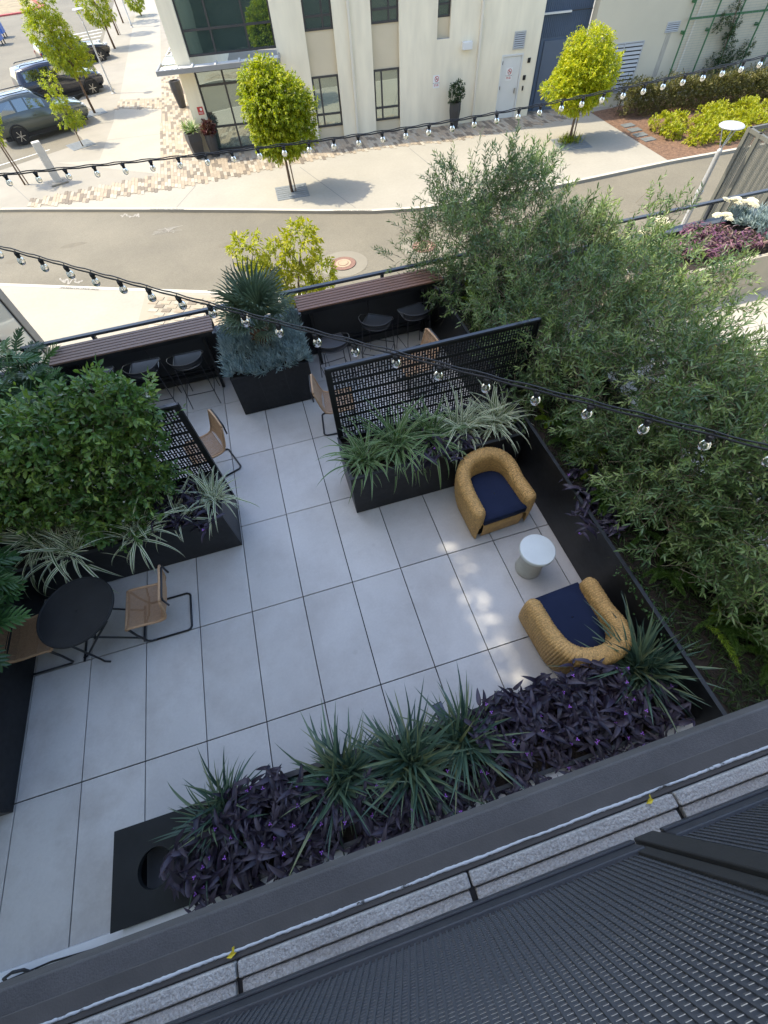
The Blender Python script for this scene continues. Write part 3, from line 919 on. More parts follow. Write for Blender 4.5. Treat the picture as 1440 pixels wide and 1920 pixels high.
# trellis on the wing with green frame and climber
grn = mat('green_metal', (.04, .13, .05), .55)
tr = thing('trellis', 'green steel wire trellis fixed to the wing wall above the hedge', 'trellis', tuple(FB @ Vector((18, -.25, .8))), A8)
us = [16.1 + 1.2 * k for k in range(9)]
for u in us: part('upright', fbox(MB(), u - .025, u + .025, .22, .27, .6, 5), grn, tr)
for z in (2.78, 4.6): part('cross_bar', fbox(MB(), 16.1, 25.7, .205, .218, z - .035, z + .035), grn, tr)
m_ = MB()
for z in np.arange(.7, 5, .085): m_.tube([tuple(FB @ Vector((16.1, -.235, z))), tuple(FB @ Vector((25.7, -.235, z)))], .0045, 4, False)
for u in np.arange(16.1, 25.7, .3): m_.tube([tuple(FB @ Vector((u, -.24, .6))), tuple(FB @ Vector((u, -.24, 5)))], .003, 4, False)
part('wire_mesh', m_, mat('wire', (.30, .33, .28), .5), tr, kind='stuff')
for u in us:
    for z in (2.3, 3.25): part('bracket', fbox(MB(), u - .05, u + .05, .0, .22, z, z + .1), grn, tr)
part('conduit', fbox(MB(), 16.52, 16.60, .0, .07, 0, 5), pipe_m, fb)

# ================================================================== STREET FURNITURE
concrete_post = mat('cast_concrete', (.47, .45, .40), .8, var=.08, vs=6, bump=.2, bs=80)
t = thing('concrete_bollard', 'tall square pale concrete bollard on the corner pavement', 'bollard', (-6.42, 25.1, GZ), R(20))
part('shaft', MB().box(-.17, .17, -.14, .14, 0, 1.52), concrete_post, t, world=False, bevel=.03)
part('seam', MB().box(-.172, .172, -.02, .02, .02, 1.5), conc_grey, t, world=False)
part('base', MB().box(-.38, .38, -.34, .34, 0, .07), conc_grey, t, world=False, bevel=.02)
pole_m = mat('galvanised', (.42, .42, .41), .45, metal=.3, var=.08, vs=6)


def lamp(x, y, h, label, z0=GZ, r=.055, rz=0):
    t = thing('street_lamp', label, 'street lamp', (x, y, z0), rz, 'disc topped street lamps')
    part('pole', MB().lathe([(r * 1.5, 0), (r * 1.5, .25), (r, .3), (r * .95, h * .62), (r * .85, h - .55), (r * .9, h - .5), (r * .4, h - .45)], 12), pole_m, t, smooth=True, world=False)
    part('collar', MB().lathe([(r * 1.25, h * .58), (r * 1.25, h * .6)], 12), pole_m, t, world=False)
    part('base_plate', MB().lathe([(r * 2.6, 0), (r * 2.6, .03), (r * 2, .05)], 12), pole_m, t, world=False)
    for k in range(3):
        a = 2 * math.pi * k / 3 + .4
        part('arm', MB().tube([(0, 0, h - .5), (.05 * math.cos(a), .05 * math.sin(a), h - .4), (.2 * math.cos(a), .2 * math.sin(a), h - .02)], .014, 6), pole_m, t, smooth=True, world=False)
    part('lamp_disc', MB().lathe([(.2, h - .03), (.29, h - .02), (.3, h), (.27, h + .025), (.1, h + .03)], 24), mat('lamp_disc', (.40, .41, .42), .45), t, world=False)
    return t


lamp(-4.59, 38.9, 3.55, 'thin grey street lamp with shallow disc beside the dark car', r=.05)
lamp(-3.98, 59.7, 3.55, 'farthest thin grey street lamp up the side street', r=.05)
lamp(14.06, 8.83, 3.5, 'grey street lamp with flat disc head beyond the flower planter', r=.075)
# slatted metal enclosure by the road
en = thing('slatted_enclosure', 'grey metal enclosure of slatted mesh panels beside the right lamp post', 'enclosure', (15.6, 9.2, GZ))
gm = mat('enclosure_grey', (.12, .12, .10), .5, var=.05, vs=4)
eh = .39
EP = [(14.69, 8.82), (14.61, 8.38), (14.38, 7.1), (14.15, 5.8), (19.0, 8.95)]
for x, y in EP: part('post', MB().box(x - .05, x + .05, y - .05, y + .05, GZ, eh), gm, en)
for (p, q) in ((EP[0], EP[1]), (EP[1], EP[2]), (EP[2], EP[3]), (EP[0], EP[4])):
    for z in (eh - .04, GZ + .06): part('rail', MB().bar((*p, z), (*q, z), .07, .08), gm, en)
    L_n = (Vector(q) - Vector(p)).length; n = int(L_n / .05)
    m_ = MB()
    for k in range(1, n):
        a = Vector(p).lerp(Vector(q), k / n); m_.box(a.x - .007, a.x + .007, a.y - .007, a.y + .007, GZ + .1, eh - .08)
    part('slats', m_, gm, en, kind='stuff')
part('bench_slab', MB().box(15.4, 18.0, 6.6, 7.6, GZ, GZ + .5), conc_pale, en)

# manholes
for x, y, r_, lb_ in ((4.48, 13.16, .44, 'round rusty manhole cover in the road beside the yellow tree tops'), (7.49, 13.18, .42, 'round rusty manhole cover half hidden behind the willowy shrub')):
    t = thing('manhole_cover', lb_, 'manhole', (x, y, RZ), 0, 'manhole covers in the road')
    part('collar', MB().lathe([(r_ * 1.95, -.02), (r_ * 1.95, .005)], 40), mat('manhole_collar', (.20, .18, .135), .9, var=.06, vs=3), t, world=False)
    part('frame', MB().lathe([(r_ * 1.04, 0), (r_ * 1.04, .012)], 40), black_metal, t, world=False)
    c_ = part('cover', MB().lathe([(r_, 0), (r_, .02)], 40), mat('rusty_iron', (.19, .105, .075), .8, var=.2, vs=20, bump=.5, bs=60), t, world=False)
    part('ring', MB().lathe([(r_ * .62, .0), (r_ * .62, .026)], 36), mat('worn_iron', (.33, .25, .16), .7, var=.15, vs=12), c_, world=False)
    part('inner_ring', MB().lathe([(r_ * .42, .0), (r_ * .42, .031)], 36), MATS['rusty_iron'], c_, world=False)
    part('boss', MB().lathe([(r_ * .38, .0), (r_ * .38, .036)], 36), MATS['worn_iron'], c_, world=False)

# mailboxes
mbm = mat('mailbox_blue', (.03, .12, .42), .4)
for k, (x, y) in enumerate(((-15.9, 63.8), (-15.5, 60.6))):
    t = thing('mailbox', ('blue mailbox at the top left edge', 'lower darker blue mailbox at the left edge')[k], 'mailbox', (x, y, RZ), 0, 'blue mailboxes')
    m_ = MB(); pr = []
    for i in range(9): a = math.pi * i / 8; pr.append((.42 * math.cos(a), 1.15 + .32 * math.sin(a)))
    pr = [(.42, .3)] + pr + [(-.42, .3)]
    m_.grid([[(x_, -.5, z_) for x_, z_ in pr], [(x_, .5, z_) for x_, z_ in pr]], closed_v=True); m_.poly([(x_, -.5, z_) for x_, z_ in pr]); m_.poly([(x_, .5, z_) for x_, z_ in reversed(pr)])
    part('body', m_, mbm, t, world=False)
    for lx in (-.36, .36):
        for ly in (-.42, .42): part('leg', MB().box(lx - .04, lx + .04, ly - .04, ly + .04, 0, .32), black_metal, t, world=False)
    part('pull_door', MB().box(-.3, .3, -.53, -.5, 1.02, 1.3), mbm, t, world=False)

# ---- cars ------------------------------------------------------------------------
tyre_m = mat('tyre', (.02, .02, .02), .9); rim_m = mat('alloy_rim', (.45, .43, .40), .35, metal=.8)
car_glass = glassmat('car_glass', (.8, .85, .85), (.015, .018, .02), .22)


def car(label, x, y, heading, paint, st, rails=True):
    t = thing('parked_car', label, 'car', (x, y, RZ), heading, 'cars parked in the angled bays')
    secs = []
    for (sx, zb, zs, zt, hw, ht) in st:
        half = [(hw * .86, zb), (hw * .98, zb + .14), (hw, (zb + zs) / 2 + .05), (hw * .975, zs), (hw * .94, zs + (zt - zs) * .12), (ht * 1.03, zt - (zt - zs) * .12), (ht * .9, zt), (ht * .45, zt + .015)]
        ring = [(sx, -yy, zz) for yy, zz in half] + [(sx, 0, zt + .02)] + [(sx, yy, zz) for yy, zz in reversed(half)]
        secs.append(ring)
    m_ = MB().grid(secs, closed_v=True); m_.poly(list(reversed(secs[0]))); m_.poly(secs[-1])
    part('body', m_, paint, t, smooth=True, world=False)
    # side glass
    def pane(i, f0, j, f1, side):
        m2 = MB()
        def at(i, f, lo):
            a = secs[i]; b = secs[min(i + 1, len(secs) - 1)]
            k = (4, 5) if side < 0 else (12, 11)
            pa = Vector(a[k[0]]).lerp(Vector(b[k[0]]), f); pb = Vector(a[k[1]]).lerp(Vector(b[k[1]]), f)
            p = pa.lerp(pb, lo); p.y += side * .012; return tuple(p)
        q = [at(i, f0, .1), at(j, f1, .1), at(j, f1, .92), at(i, f0, .92)]
        if side > 0: q.reverse()
        m2.poly(q); part('side_window', m2, car_glass, t, world=False)
    for side in (-1, 1):
        pane(2, .15, 2, .85, side); pane(2, .93, 3, .45, side); pane(3, .52, 4, .35, side)
    a, b = secs[4], secs[5]
    m2 = MB().poly([tuple(Vector(a[k]).lerp(Vector(b[k]), f) + Vector((.02, 0, .02))) for k, f in ((6, .12), (6, .95), (10, .95), (10, .12))]); part('windscreen', m2, car_glass, t, world=False)
    a, b = secs[1], secs[2]
    m2 = MB().poly([tuple(Vector(a[k]).lerp(Vector(b[k]), f) + Vector((-.02, 0, .015))) for k, f in ((6, .95), (6, .15), (10, .15), (10, .95))]); part('rear_window', m2, car_glass, t, world=False)
    for wx in (-1.48, 1.5):
        for sd in (-1, 1):
            M_ = Matrix.Translation((wx, sd * .87, .37)) @ Matrix.Rotation(-sd * math.pi / 2, 4, 'X')
            wh_ = part('wheel', MB().lathe([(.25, -.13), (.36, -.13), (.37, -.08), (.37, .08), (.36, .12), (.25, .12)], 24, M=M_), tyre_m, t, world=False)
            part('rim', MB().lathe([(.25, -.1), (.25, .105), (.22, .11), (.21, .09)], 20, M=M_), tyre_m, wh_, world=False)
            for k in range(6):
                a = k * math.pi / 3
                part('spoke', MB().bar(tuple(M_ @ Vector((0, 0, .12))), tuple(M_ @ Vector((.23 * math.cos(a), .23 * math.sin(a), .115))), .05, .03), rim_m, wh_, world=False)
            pr = [(wx + .45 * math.cos(q), sd * .945, .37 + .45 * math.sin(q)) for q in np.linspace(-.15, math.pi + .15, 15)]
            part('wheel_arch', MB().tube(pr, .04, 6), tyre_m, t, world=False)
            m3 = MB(); ar = [(wx + .43 * math.cos(q), sd * .955, .37 + .43 * math.sin(q)) for q in np.linspace(-.1, math.pi + .1, 13)]
            if sd > 0: ar.reverse()
            m3.poly(ar); part('arch_well', m3, tyre_m, t, world=False)
    for sd in (-1, 1):
        part('headlight', MB().box(2.2, 2.38, sd * .72 - .14, sd * .72 + .14, .82, .93), mat('lamp_lens', (.55, .57, .58), .15), t, world=False, bevel=.02)
        part('tail_light', MB().box(-2.44, -2.36, sd * .74 - .1, sd * .74 + .1, .85, 1.1), mat('tail_lens', (.25, .02, .02), .2), t, world=False, bevel=.01)
        part('mirror', MB().box(.72, .86, sd * 1.02 - .1, sd * 1.02 + .1, 1.08, 1.22), paint, t, world=False, bevel=.03)
        part('door_handle', MB().box(-.35, -.18, sd * .975 - .015, sd * .975 + .015, .98, 1.01), dark_metal, t, world=False)
        if rails: part('roof_rail', MB().tube([(-1.9, sd * .62, 1.83), (-1.8, sd * .62, 1.88), (.0, sd * .62, 1.88), (.1, sd * .62, 1.84)], .02, 6), dark_metal, t, world=False)
    part('lower_trim', MB().box(-2.2, 2.2, -.9, .9, .26, .40), tyre_m, t, world=False)
    return t


SUV = [(-2.46, .5, .92, .98, .80, .70), (-2.40, .40, 1.04, 1.32, .91, .74), (-2.18, .36, 1.10, 1.74, .95, .72), (-.9, .33, 1.10, 1.82, .965, .74), (.1, .33, 1.10, 1.80, .965, .74),
       (1.0, .33, 1.09, 1.16, .965, .84), (1.85, .34, 1.00, 1.07, .955, .82), (2.28, .40, .88, .97, .91, .74), (2.44, .5, .78, .84, .82, .62)]
car('large grey green SUV parked with its flank towards the terrace', -8.0, 33.3, R(24), mat('paint_greygreen', (.085, .10, .095), .25, metal=.5, coat=.6), SUV)
car('dark charcoal SUV parked behind the leafy street tree', -7.55, 39.75, R(24), mat('paint_charcoal', (.03, .033, .045), .22, metal=.5, coat=.6), SUV)
car('black car farthest up the side street, nose to the lamp post', -7.6, 48.5, R(24), mat('paint_black', (.02, .02, .02), .22, metal=.4, coat=.6), [(a, b, c * .93, d * .86, e, f_) for a, b, c, d, e, f_ in SUV], False)

# ================================================================== STREET TREES AND PLANTS
bark = mat('bark', (.13, .085, .055), .9, var=.3, vs=14, bump=.6, bs=40)
stake_m = mat('tree_stake', (.17, .115, .075), .9, var=.2, vs=10)
lf_yellow = leafmat('leaf_yellowgreen', [(.11, .16, .014), (.20, .26, .018), (.30, .34, .02), (.40, .39, .03)], trans=.38)
lf_lime = leafmat('leaf_lime', [(.13, .20, .012), (.27, .33, .012), (.42, .44, .016), (.54, .50, .025)], trans=.38)


def street_tree(label, base, lobes, r0, n, leafL, leafW, lm, k=7, gap=.2, stake=False, slen=.16, seed=1, droop=.35, group='street trees', fork=.62):
    t = thing('street_tree', label, 'tree', base, 0, group)
    rg = random.Random(seed)
    tips = [(l[0] + rg.uniform(-.2, .2) * l[3], l[1] + rg.uniform(-.2, .2) * l[4], l[2] + .2 * l[5]) for l in lobes for _ in range(2)]
    part('trunk', limb_tree(base, tips, r0, rg, fork), bark, t, smooth=True)
    if stake: part('stake', MB().tube([(base[0] + .16, base[1] - .03, base[2]), (base[0] + .1, base[1] - .02, base[2] + 1.7)], .028, 6), stake_m, t)
    P, Nn = crown_points(lobes, n, .6, gap, 3.2, seed, .22)
    B, D, L, rv, A, sl = shoots(P, Nn, k, slen, leafL, .85, .1, .45, droop)
    part('crown', leafmesh('crown', B, D, L, L * leafW / leafL, flat=.65, rv=rv), lm, t, kind='stuff')
    return t


street_tree('full round yellow-green street tree in the grate before the far building', (3.76, 19.44, GZ),
            [(3.72, 19.4, .52, .5, .5, .45), (3.22, 19.45, .40, .5, .5, .45), (3.75, 19.35, -.15, 1.05, 1.0, .8), (3.35, 19.4, -.15, .8, .85, .62), (4.1, 19.4, -.45, 1.0, .95, .8), (3.6, 19.4, -.7, .95, .9, .7), (4.05, 19.45, -1.15, 1.0, .95, .55), (3.55, 19.35, -1.2, .8, .8, .5)],
            .05, 5200, .105, .046, lf_yellow, gap=.0, stake=True, seed=3)
street_tree('bright lime coloured round tree before the blue bay', (16.65, 19.27, GZ),
            [(16.55, 19.3, -.75, 1.1, 1.0, .95), (16.5, 19.3, -.08, .85, .85, .58), (16.3, 19.2, -.62, .95, .9, .55), (15.8, 19.25, -1.1, .85, .85, .5), (17.3, 19.35, -.75, .75, .85, .62), (17.0, 19.3, -1.3, .85, .85, .45), (16.3, 19.15, -1.5, .85, .8, .4)],
            .05, 5200, .08, .038, lf_lime, gap=.0, stake=True, seed=5)
street_tree('tall street tree hiding the dark SUV', (-5.5, 35.23, GZ),
            [(-5.75, 35.2, 1.25, .75, .8, .9), (-5.9, 35.2, .3, 1.0, 1.0, .8), (-5.55, 35.2, -.45, 1.05, 1.0, .65), (-5.15, 35.2, -.95, .75, .8, .4)],
            .06, 1500, .13, .045, lf_yellow, gap=.22, seed=8)
street_tree('thin young tree between the parked cars and the bollard', (-5.71, 29.67, GZ),
            [(-5.78, 29.7, -.6, .28, .3, .3), (-5.8, 29.7, -1.15, .34, .35, .35), (-5.85, 29.7, -1.75, .4, .4, .35), (-5.45, 29.7, -1.95, .35, .35, .25)],
            .025, 330, .11, .04, lf_yellow, gap=.3, seed=9, fork=.3)
street_tree('street tree behind the thin lamp at the top edge', (-5.13, 51.97, GZ), [(-5.5, 52, -.6, 1.2, 1.2, 1.0), (-5.2, 52, -1.2, 1.0, 1.0, .5), (-5.4, 52, .4, .9, .9, .8)], .07, 700, .16, .055, lf_yellow, seed=11)
street_tree('farther street tree with twin slim stakes up the side street', (-5.07, 57.15, GZ), [(-5.1, 57.2, .2, .9, .9, .9)], .06, 350, .16, .055, lf_yellow, stake=True, seed=12)
street_tree('farthest street tree at the top edge', (-4.86, 62.27, GZ), [(-4.9, 62.3, .6, 1.0, 1.0, 1.0)], .06, 350, .16, .055, lf_yellow, seed=13)
street_tree('small tree beside the far canopy at the top edge', (-3.22, 64.62, GZ), [(-3.4, 64.6, -1.9, .85, .8, .75)], .05, 350, .16, .055, lf_yellow, seed=14)
street_tree('young staked tree at the left edge beside the bollard', (-8.0, 25.57, GZ), [(-7.75, 25.6, -.55, .4, .4, .35), (-8.05, 25.6, -1.0, .42, .4, .35), (-8.2, 25.6, -.2, .5, .5, .5)], .035, 300, .12, .045, lf_yellow, stake=True, seed=15)
street_tree('loose yellow-green tree top rising from below beyond the terrace rail', (2.4, 9.5, GZ),
            [(1.55, 9.5, -.5, .36, .4, .38), (1.65, 9.5, -1.2, .35, .4, .4), (2.2, 9.5, -.8, .4, .4, .35), (2.85, 9.5, -.55, .42, .45, .42), (3.2, 9.5, -1.35, .36, .4, .35), (2.5, 9.4, -1.4, .5, .5, .35), (2.0, 9.5, -1.7, .5, .5, .3)],
            .04, 640, .125, .05, leafmat('leaf_sparse', [(.18, .22, .015), (.30, .32, .02), (.42, .39, .03)], trans=.4), k=7, gap=.3, slen=.14, seed=17, fork=.4)
# tree grates
gr_m = mat('grate_iron', (.16, .175, .18), .6, var=.15, vs=6)
for cx, cy, rz, s_, lb_ in ((3.76, 19.45, -3, .68, 'square iron tree grate under the round yellow-green tree'), (16.65, 19.1, -8, .72, 'square iron tree grate under the lime coloured tree'), (-5.85, 29.95, 27, .6, 'pale iron tree grate under the thin young tree'), (-5.5, 35.3, 20, .6, 'iron tree grate under the tall street tree')):
    t = thing('tree_grate', lb_, 'tree grate', (cx, cy, GZ), R(rz), 'tree grates')
    part('plate', MB().box(-s_, s_, -s_, s_, 0, .010), gr_m, t, world=False)
    for k in range(7):
        v = -s_ + (k + .5) * 2 * s_ / 7
        part('bar', MB().box(-s_ + .04, s_ - .04, v - s_ / 9, v + s_ / 9, .010, .017), gr_m, t, world=False)
part('tree_well_grass', leafmesh('tree_well_grass', *(lambda P: (P, nrm(rng.normal(size=(len(P), 3)) * .5 + np.array([0, 0, 1.])), .35, .02))(np.array([16.6, 19.3, GZ]) + rng.normal(size=(160, 3)) * np.array([.22, .2, 0]))), lf_yellow)
tag(bpy.data.objects['tree_well_grass'], 'tuft of grass at the foot of the lime coloured tree', 'grass', kind='stuff')

# planted bed on the right
mulch = mat('mulch', (.15, .085, .05), .95, var=.4, vs=6, bump=1, bs=40, v2=.35, v2s=22)
struct('mulch_bed', MB().poly([(x, y, GZ + .008) for x, y in [(19.5, 22.2), (19.25, 15.78), (45, 14.9), (45, 24)]]), mulch)
for k, (x, y) in enumerate(((20.05, 19.85), (19.99, 19.23), (19.86, 18.61), (19.86, 18.0))):
    o = part('stepping_stone', MB().box(x - .28, x + .28, y - .2, y + .2, GZ, GZ + .04), mat('slate', (.13, .14, .135), .8, var=.15, vs=5), bevel=.01)
    tag(o, ('farthest', 'second', 'third', 'nearest')[k] + ' of the four grey stepping stones in the mulch bed', 'stepping stone', 'stepping stones in the mulch')
hd = thing('hedge', 'long clipped dark olive hedge along the wing wall', 'hedge', (24, 20.6, GZ))
n = 9500
hp = np.stack([rng.uniform(20.2, 34, n), rng.uniform(-.65, .65, n), rng.random(n) ** .6 * 1.15], 1)
hp[:, 2] += .08 * np.sin(hp[:, 0] * 3.1) + .06 * np.sin(hp[:, 0] * 7.3)
edge = rng.random(n) < .5
hp[:, 1] = np.where(edge, -.6 + rng.normal(size=n) * .06, hp[:, 1])
hp[:, 1] += 21.35 - (hp[:, 0] - 20.2) * .2; hp[:, 2] += GZ
B, D, L, rv, A, sl = shoots(hp, nrm(np.array([0, -.7, .6]) + rng.normal(size=(n, 3)) * .5), 5, .14, .085, .8, .3, .5)
part('foliage', leafmesh('foliage', B, D, L, L * .38, rv=rv), leafmat('leaf_hedge', [(.07, .075, .018), (.12, .12, .028), (.19, .16, .05)], trans=.2), hd, kind='stuff')
m_ = MB()
for k in range(24): x = 20.3 + k * .57; m_.tube([(x, 21.3 - (x - 20.2) * .2, GZ), (x + .1, 21.3 - (x - 20.2) * .2, GZ + .8)], .025, 5)
part('stems', m_, bark, hd)
for k in range(19):
    r_ = random.Random(k + 50)
    x = 20.9 + (k % 7) * 1.0 + r_.uniform(-.3, .3) + (k // 7) * .25; y = 18.7 - (k // 7) * 1.0 + r_.uniform(-.2, .2)
    sc = r_.uniform(.38, .6)
    t = thing('low_shrub', 'low lime green shrub, %s from the left in the %s row of the mulch bed' % (('first', 'second', 'third', 'fourth', 'fifth', 'sixth', 'seventh')[k % 7], ('far', 'middle', 'near')[k // 7]), 'shrub', (x, y, GZ), 0, 'lime green shrubs in the mulch bed')
    P, Nn = crown_points([(x, y, GZ + sc * .55, sc, sc * .9, sc * .6)], 150, .5, .1, 4, k)
    B, D, L, rv, A, sl = shoots(P, Nn, 6, .12, .10, .9, .3, .4)
    part('foliage', leafmesh('foliage', B, D, L, L * .5, rv=rv), MATS.setdefault('_ls', leafmat('leaf_lowshrub', [(.17, .21, .012), (.30, .33, .015), (.42, .40, .03)], trans=.35)), t, kind='stuff')
    part('stem', MB().tube([(x, y, GZ), (x, y, GZ + sc * .5)], .02, 5), bark, t)
cl = thing('climber', 'dark green climbing plant on the green trellis', 'climber', tuple(FB @ Vector((18.6, -.25, .8))), A8)
lob = [(18.3, -.3, 1.2, .55, .16, .45), (19.0, -.3, 1.25, .75, .16, .4), (18.5, -.3, 1.9, .38, .14, .4), (18.35, -.3, 2.45, .35, .14, .35), (18.1, -.3, 2.95, .3, .13, .35), (17.7, -.3, 2.5, .25, .1, .3), (19.6, -.3, 1.6, .3, .1, .3)]
P, Nn = crown_points(lob, 420, .2, .35, 5, 4)
B, D, L, rv, A, sl = shoots(P, Nn, 6, .14, .09, .9, .1, .6, .2)
me = leafmesh('foliage', B, D, L, L * .45, rv=rv); me.transform(FB)
part('foliage', me, leafmat('leaf_climber', [(.02, .04, .012), (.04, .07, .02), (.07, .10, .03)]), cl, kind='stuff')
m_ = MB(); m_.tube([tuple(FB @ Vector(p)) for p in ((18.6, -.26, 0), (18.5, -.26, 1.5), (18.2, -.26, 3.2))], .02, 5); part('stem', m_, bark, cl)

# ---- pots along the far building ------------------------------------------------
pot_m = mat('charcoal_pot', (.035, .034, .034), .6, var=.15, vs=6)


def pot(label, x, y, w0, w1, h, sides=4, rz=0):
    t = thing('planter_pot', label, 'planter', (x, y, GZ), rz, 'tall charcoal pots at the far building')
    s2 = math.sqrt(2) if sides == 4 else 1
    M_ = Matrix.Rotation(math.pi / 4, 4, 'Z')
    part('pot', MB().lathe([(w0 * s2, 0), (w1 * s2, h * .7), (w1 * .97 * s2, h), (w1 * .85 * s2, h), (w1 * .8 * s2, h - .08)], sides, M=M_), pot_m, t, world=False)
    part('soil', MB().lathe([(w1 * .8 * s2, h - .09), (w1 * .8 * s2, h - .07)], sides, M=M_), soil_m, t, world=False)
    return t


pot('tall tapered charcoal pot with agave at the glazed corner', .17, 25.2, .2, .3, .95, 4, .3)
pot('rounded charcoal pot with reddish plant against the shop glass', .95, 25.05, .2, .26, .85, 12)
pot('empty tapered charcoal pot beside the side wall under the canopy', -.35, 33.6, .2, .32, 1.15, 8)
pot('charcoal pot with clipped dark bush left of the white door', 12.6, 23.25, .17, .27, .98, 6)
ag = [blade_mesh('leaf', .5, .075, e, e - 35, 6, .3) for e in (80, 60, 40, 20)]
ag_m = leafmat('leaf_agave', [(.16, .24, .10), (.24, .31, .14), (.30, .34, .12)], attr=False)
for (x, y, z, s_, n, lb_) in ((.25, 25.15, GZ + .95, 1.15, 40, 'spiky pale green agave in the tall pot at the glazed corner'), (-.05, 25.35, GZ + 1.0, .9, 30, 'small spiky yellow-green plant left of the agave')):
    t = thing('agave', lb_, 'plant', (x, y, z))
    for k in range(n):
        me = ag[k * 4 // n]; setmat(me, ag_m)
        link('leaf', me, t, rot=(0, 0, k * 2.4), scale=(s_ * rnd.uniform(.8, 1.1),) * 3)
for (x, y, z, r_, lm_, lb_, L_0) in ((.95, 25.05, GZ + 1.0, .26, leafmat('leaf_red', [(.06, .025, .025), (.13, .04, .04), (.16, .11, .05)]), 'small reddish plant in the rounded pot by the shop glass', .1),
                                 (12.6, 23.25, GZ + 1.3, .36, leafmat('leaf_bush', [(.015, .035, .012), (.03, .06, .02), (.05, .08, .025)]), 'clipped dark green bush in the pot by the white door', .07)):
    t = thing('potted_bush', lb_, 'plant', (x, y, z - .3))
    P, Nn = crown_points([(x, y, z, r_, r_, r_), (x + .1, y, z + .12, r_ * .7, r_ * .7, r_ * .7)], 260, .4, .1, 6, 2)
    B, D, L, rv, A, sl = shoots(P, Nn, 6, .08, L_0, .9, .2, .5)
    part('foliage', leafmesh('foliage', B, D, L, L * .45, rv=rv), lm_, t, kind='stuff')
    part('stem', MB().tube([(x, y, z - .4), (x, y, z)], .02, 6), bark, t)
# ================================================================== TERRACE: PLANTERS, SCREENS, RAIL
def planter(name, label, x0, x1, y0, y1, h, seams_y=(), seams_x=(), soil=True, th=.025):
    t = thing(name, label, 'planter', ((x0 + x1) / 2, (y0 + y1) / 2, 0))
    m_ = MB()
    m_.box(x0, x1, y0, y0 + th, .012, h); m_.box(x0, x1, y1 - th, y1, .012, h)
    m_.box(x0, x0 + th, y0 + th, y1 - th, .012, h); m_.box(x1 - th, x1, y0 + th, y1 - th, .012, h)
    part('panel', m_, black_metal, t, bevel=.003)
    r = MB(); e = .035
    r.box(x0 - .002, x1 + .002, y0 - .002, y0 + e, h, h + .006); r.box(x0 - .002, x1 + .002, y1 - e, y1 + .002, h, h + .006)
    r.box(x0 - .002, x0 + e, y0 + e, y1 - e, h, h + .006); r.box(x1 - e, x1 + .002, y0 + e, y1 - e, h, h + .006)
    part('rim', r, dark_metal, t)
    part('plinth', MB().box(x0 + .02, x1 - .02, y0 + .02, y1 - .02, 0, .012), mat('plinth_black', (.004, .004, .004), .9), t)
    if soil: part('soil', MB().box(x0 + th, x1 - th, y0 + th, y1 - th, h - .2, h - .07), soil_m, t)
    for sx in seams_x: part('seam', MB().box(sx - .002, sx + .002, y0 - .0012, y0, .012, h), mat('seam', (.03, .032, .035), .5), t)
    return t


planter('planter', 'long black planter with vine covered screen on the left of the terrace', -1.83, .60, .93, 1.64, .69, seams_x=(-.6,))
planter('planter', 'long black planter with striped grasses and perforated screen right of the centre', 2.13, 4.385, .93, 1.64, .74, seams_x=(2.9, 3.66))
planter('planter', 'square black planter with fan palm between the two bar counters', .91, 2.07, 3.28, 4.40, .70, seams_x=(1.3, 1.69))
planter('planter', 'deep black planter of willowy shrubs along the right side', 4.41, 5.75, -2.58, 4.40, .86)
planter('planter', 'black planter of split leaf plants along the left side', -2.75, -1.835, -1.29, 4.40, .80)
# low planter below the balcony with a lid that has a round hole
t = thing('planter', 'low black planter under the balcony with a round hole in its lid', 'planter', (1.9, -2.1, 0))
X0, X1, Y0, Y1, H = -.60, 4.40, -2.405, -1.765, .50
m_ = MB(); m_.box(X0, X1, Y0, Y0 + .02, .012, H - .004); m_.box(X0, X1, Y1 - .02, Y1, .012, H - .004); m_.box(X0, X0 + .02, Y0 + .02, Y1 - .02, .012, H - .004); m_.box(X1 - .02, X1, Y0 + .02, Y1 - .02, .012, H - .004); m_.box(.06, .08, Y0 + .02, Y1 - .02, .012, H - .004)
part('panel', m_, black_metal, t)
part('soil', MB().box(.08, X1 - .02, Y0 + .02, Y1 - .02, .2, H - .06), soil_m, t)
hx, hy, hr = -.27, -2.1, .135
ring = [(hx + hr * math.cos(q), hy + hr * math.sin(q)) for q in np.linspace(0, 2 * math.pi, 33)[:-1]]
sq = []
for q in np.linspace(0, 2 * math.pi, 33)[:-1]:
    c_, s_ = math.cos(q), math.sin(q)
    k_ = 1 / max(abs(c_) / 1, abs(s_) / 1)
    sx_l = (.08 - hx) if c_ > 0 else (hx - X0)
    sy_l = (Y1 - hy) if s_ > 0 else (hy - Y0)
    sq.append((hx + c_ * k_ * sx_l, hy + s_ * k_ * sy_l))
m_ = MB().grid([[(x, y, H) for x, y in sq], [(x, y, H) for x, y in ring], [(x, y, H - .05) for x, y in ring]], closed_v=True)
m_.f = [tuple(reversed(f_)) for f_ in m_.f]
part('lid', m_, mat('lid_black', (.016, .018, .019), .6, spec=.25, var=.2, vs=5, bump=.1, bs=120), t)
m_ = MB(); m_.box(.08, X1, Y0, Y0 + .03, H - .004, H + .002); m_.box(.08, X1, Y1 - .04, Y1 + .002, H - .004, H + .002)
part('rim', m_, dark_metal, t)
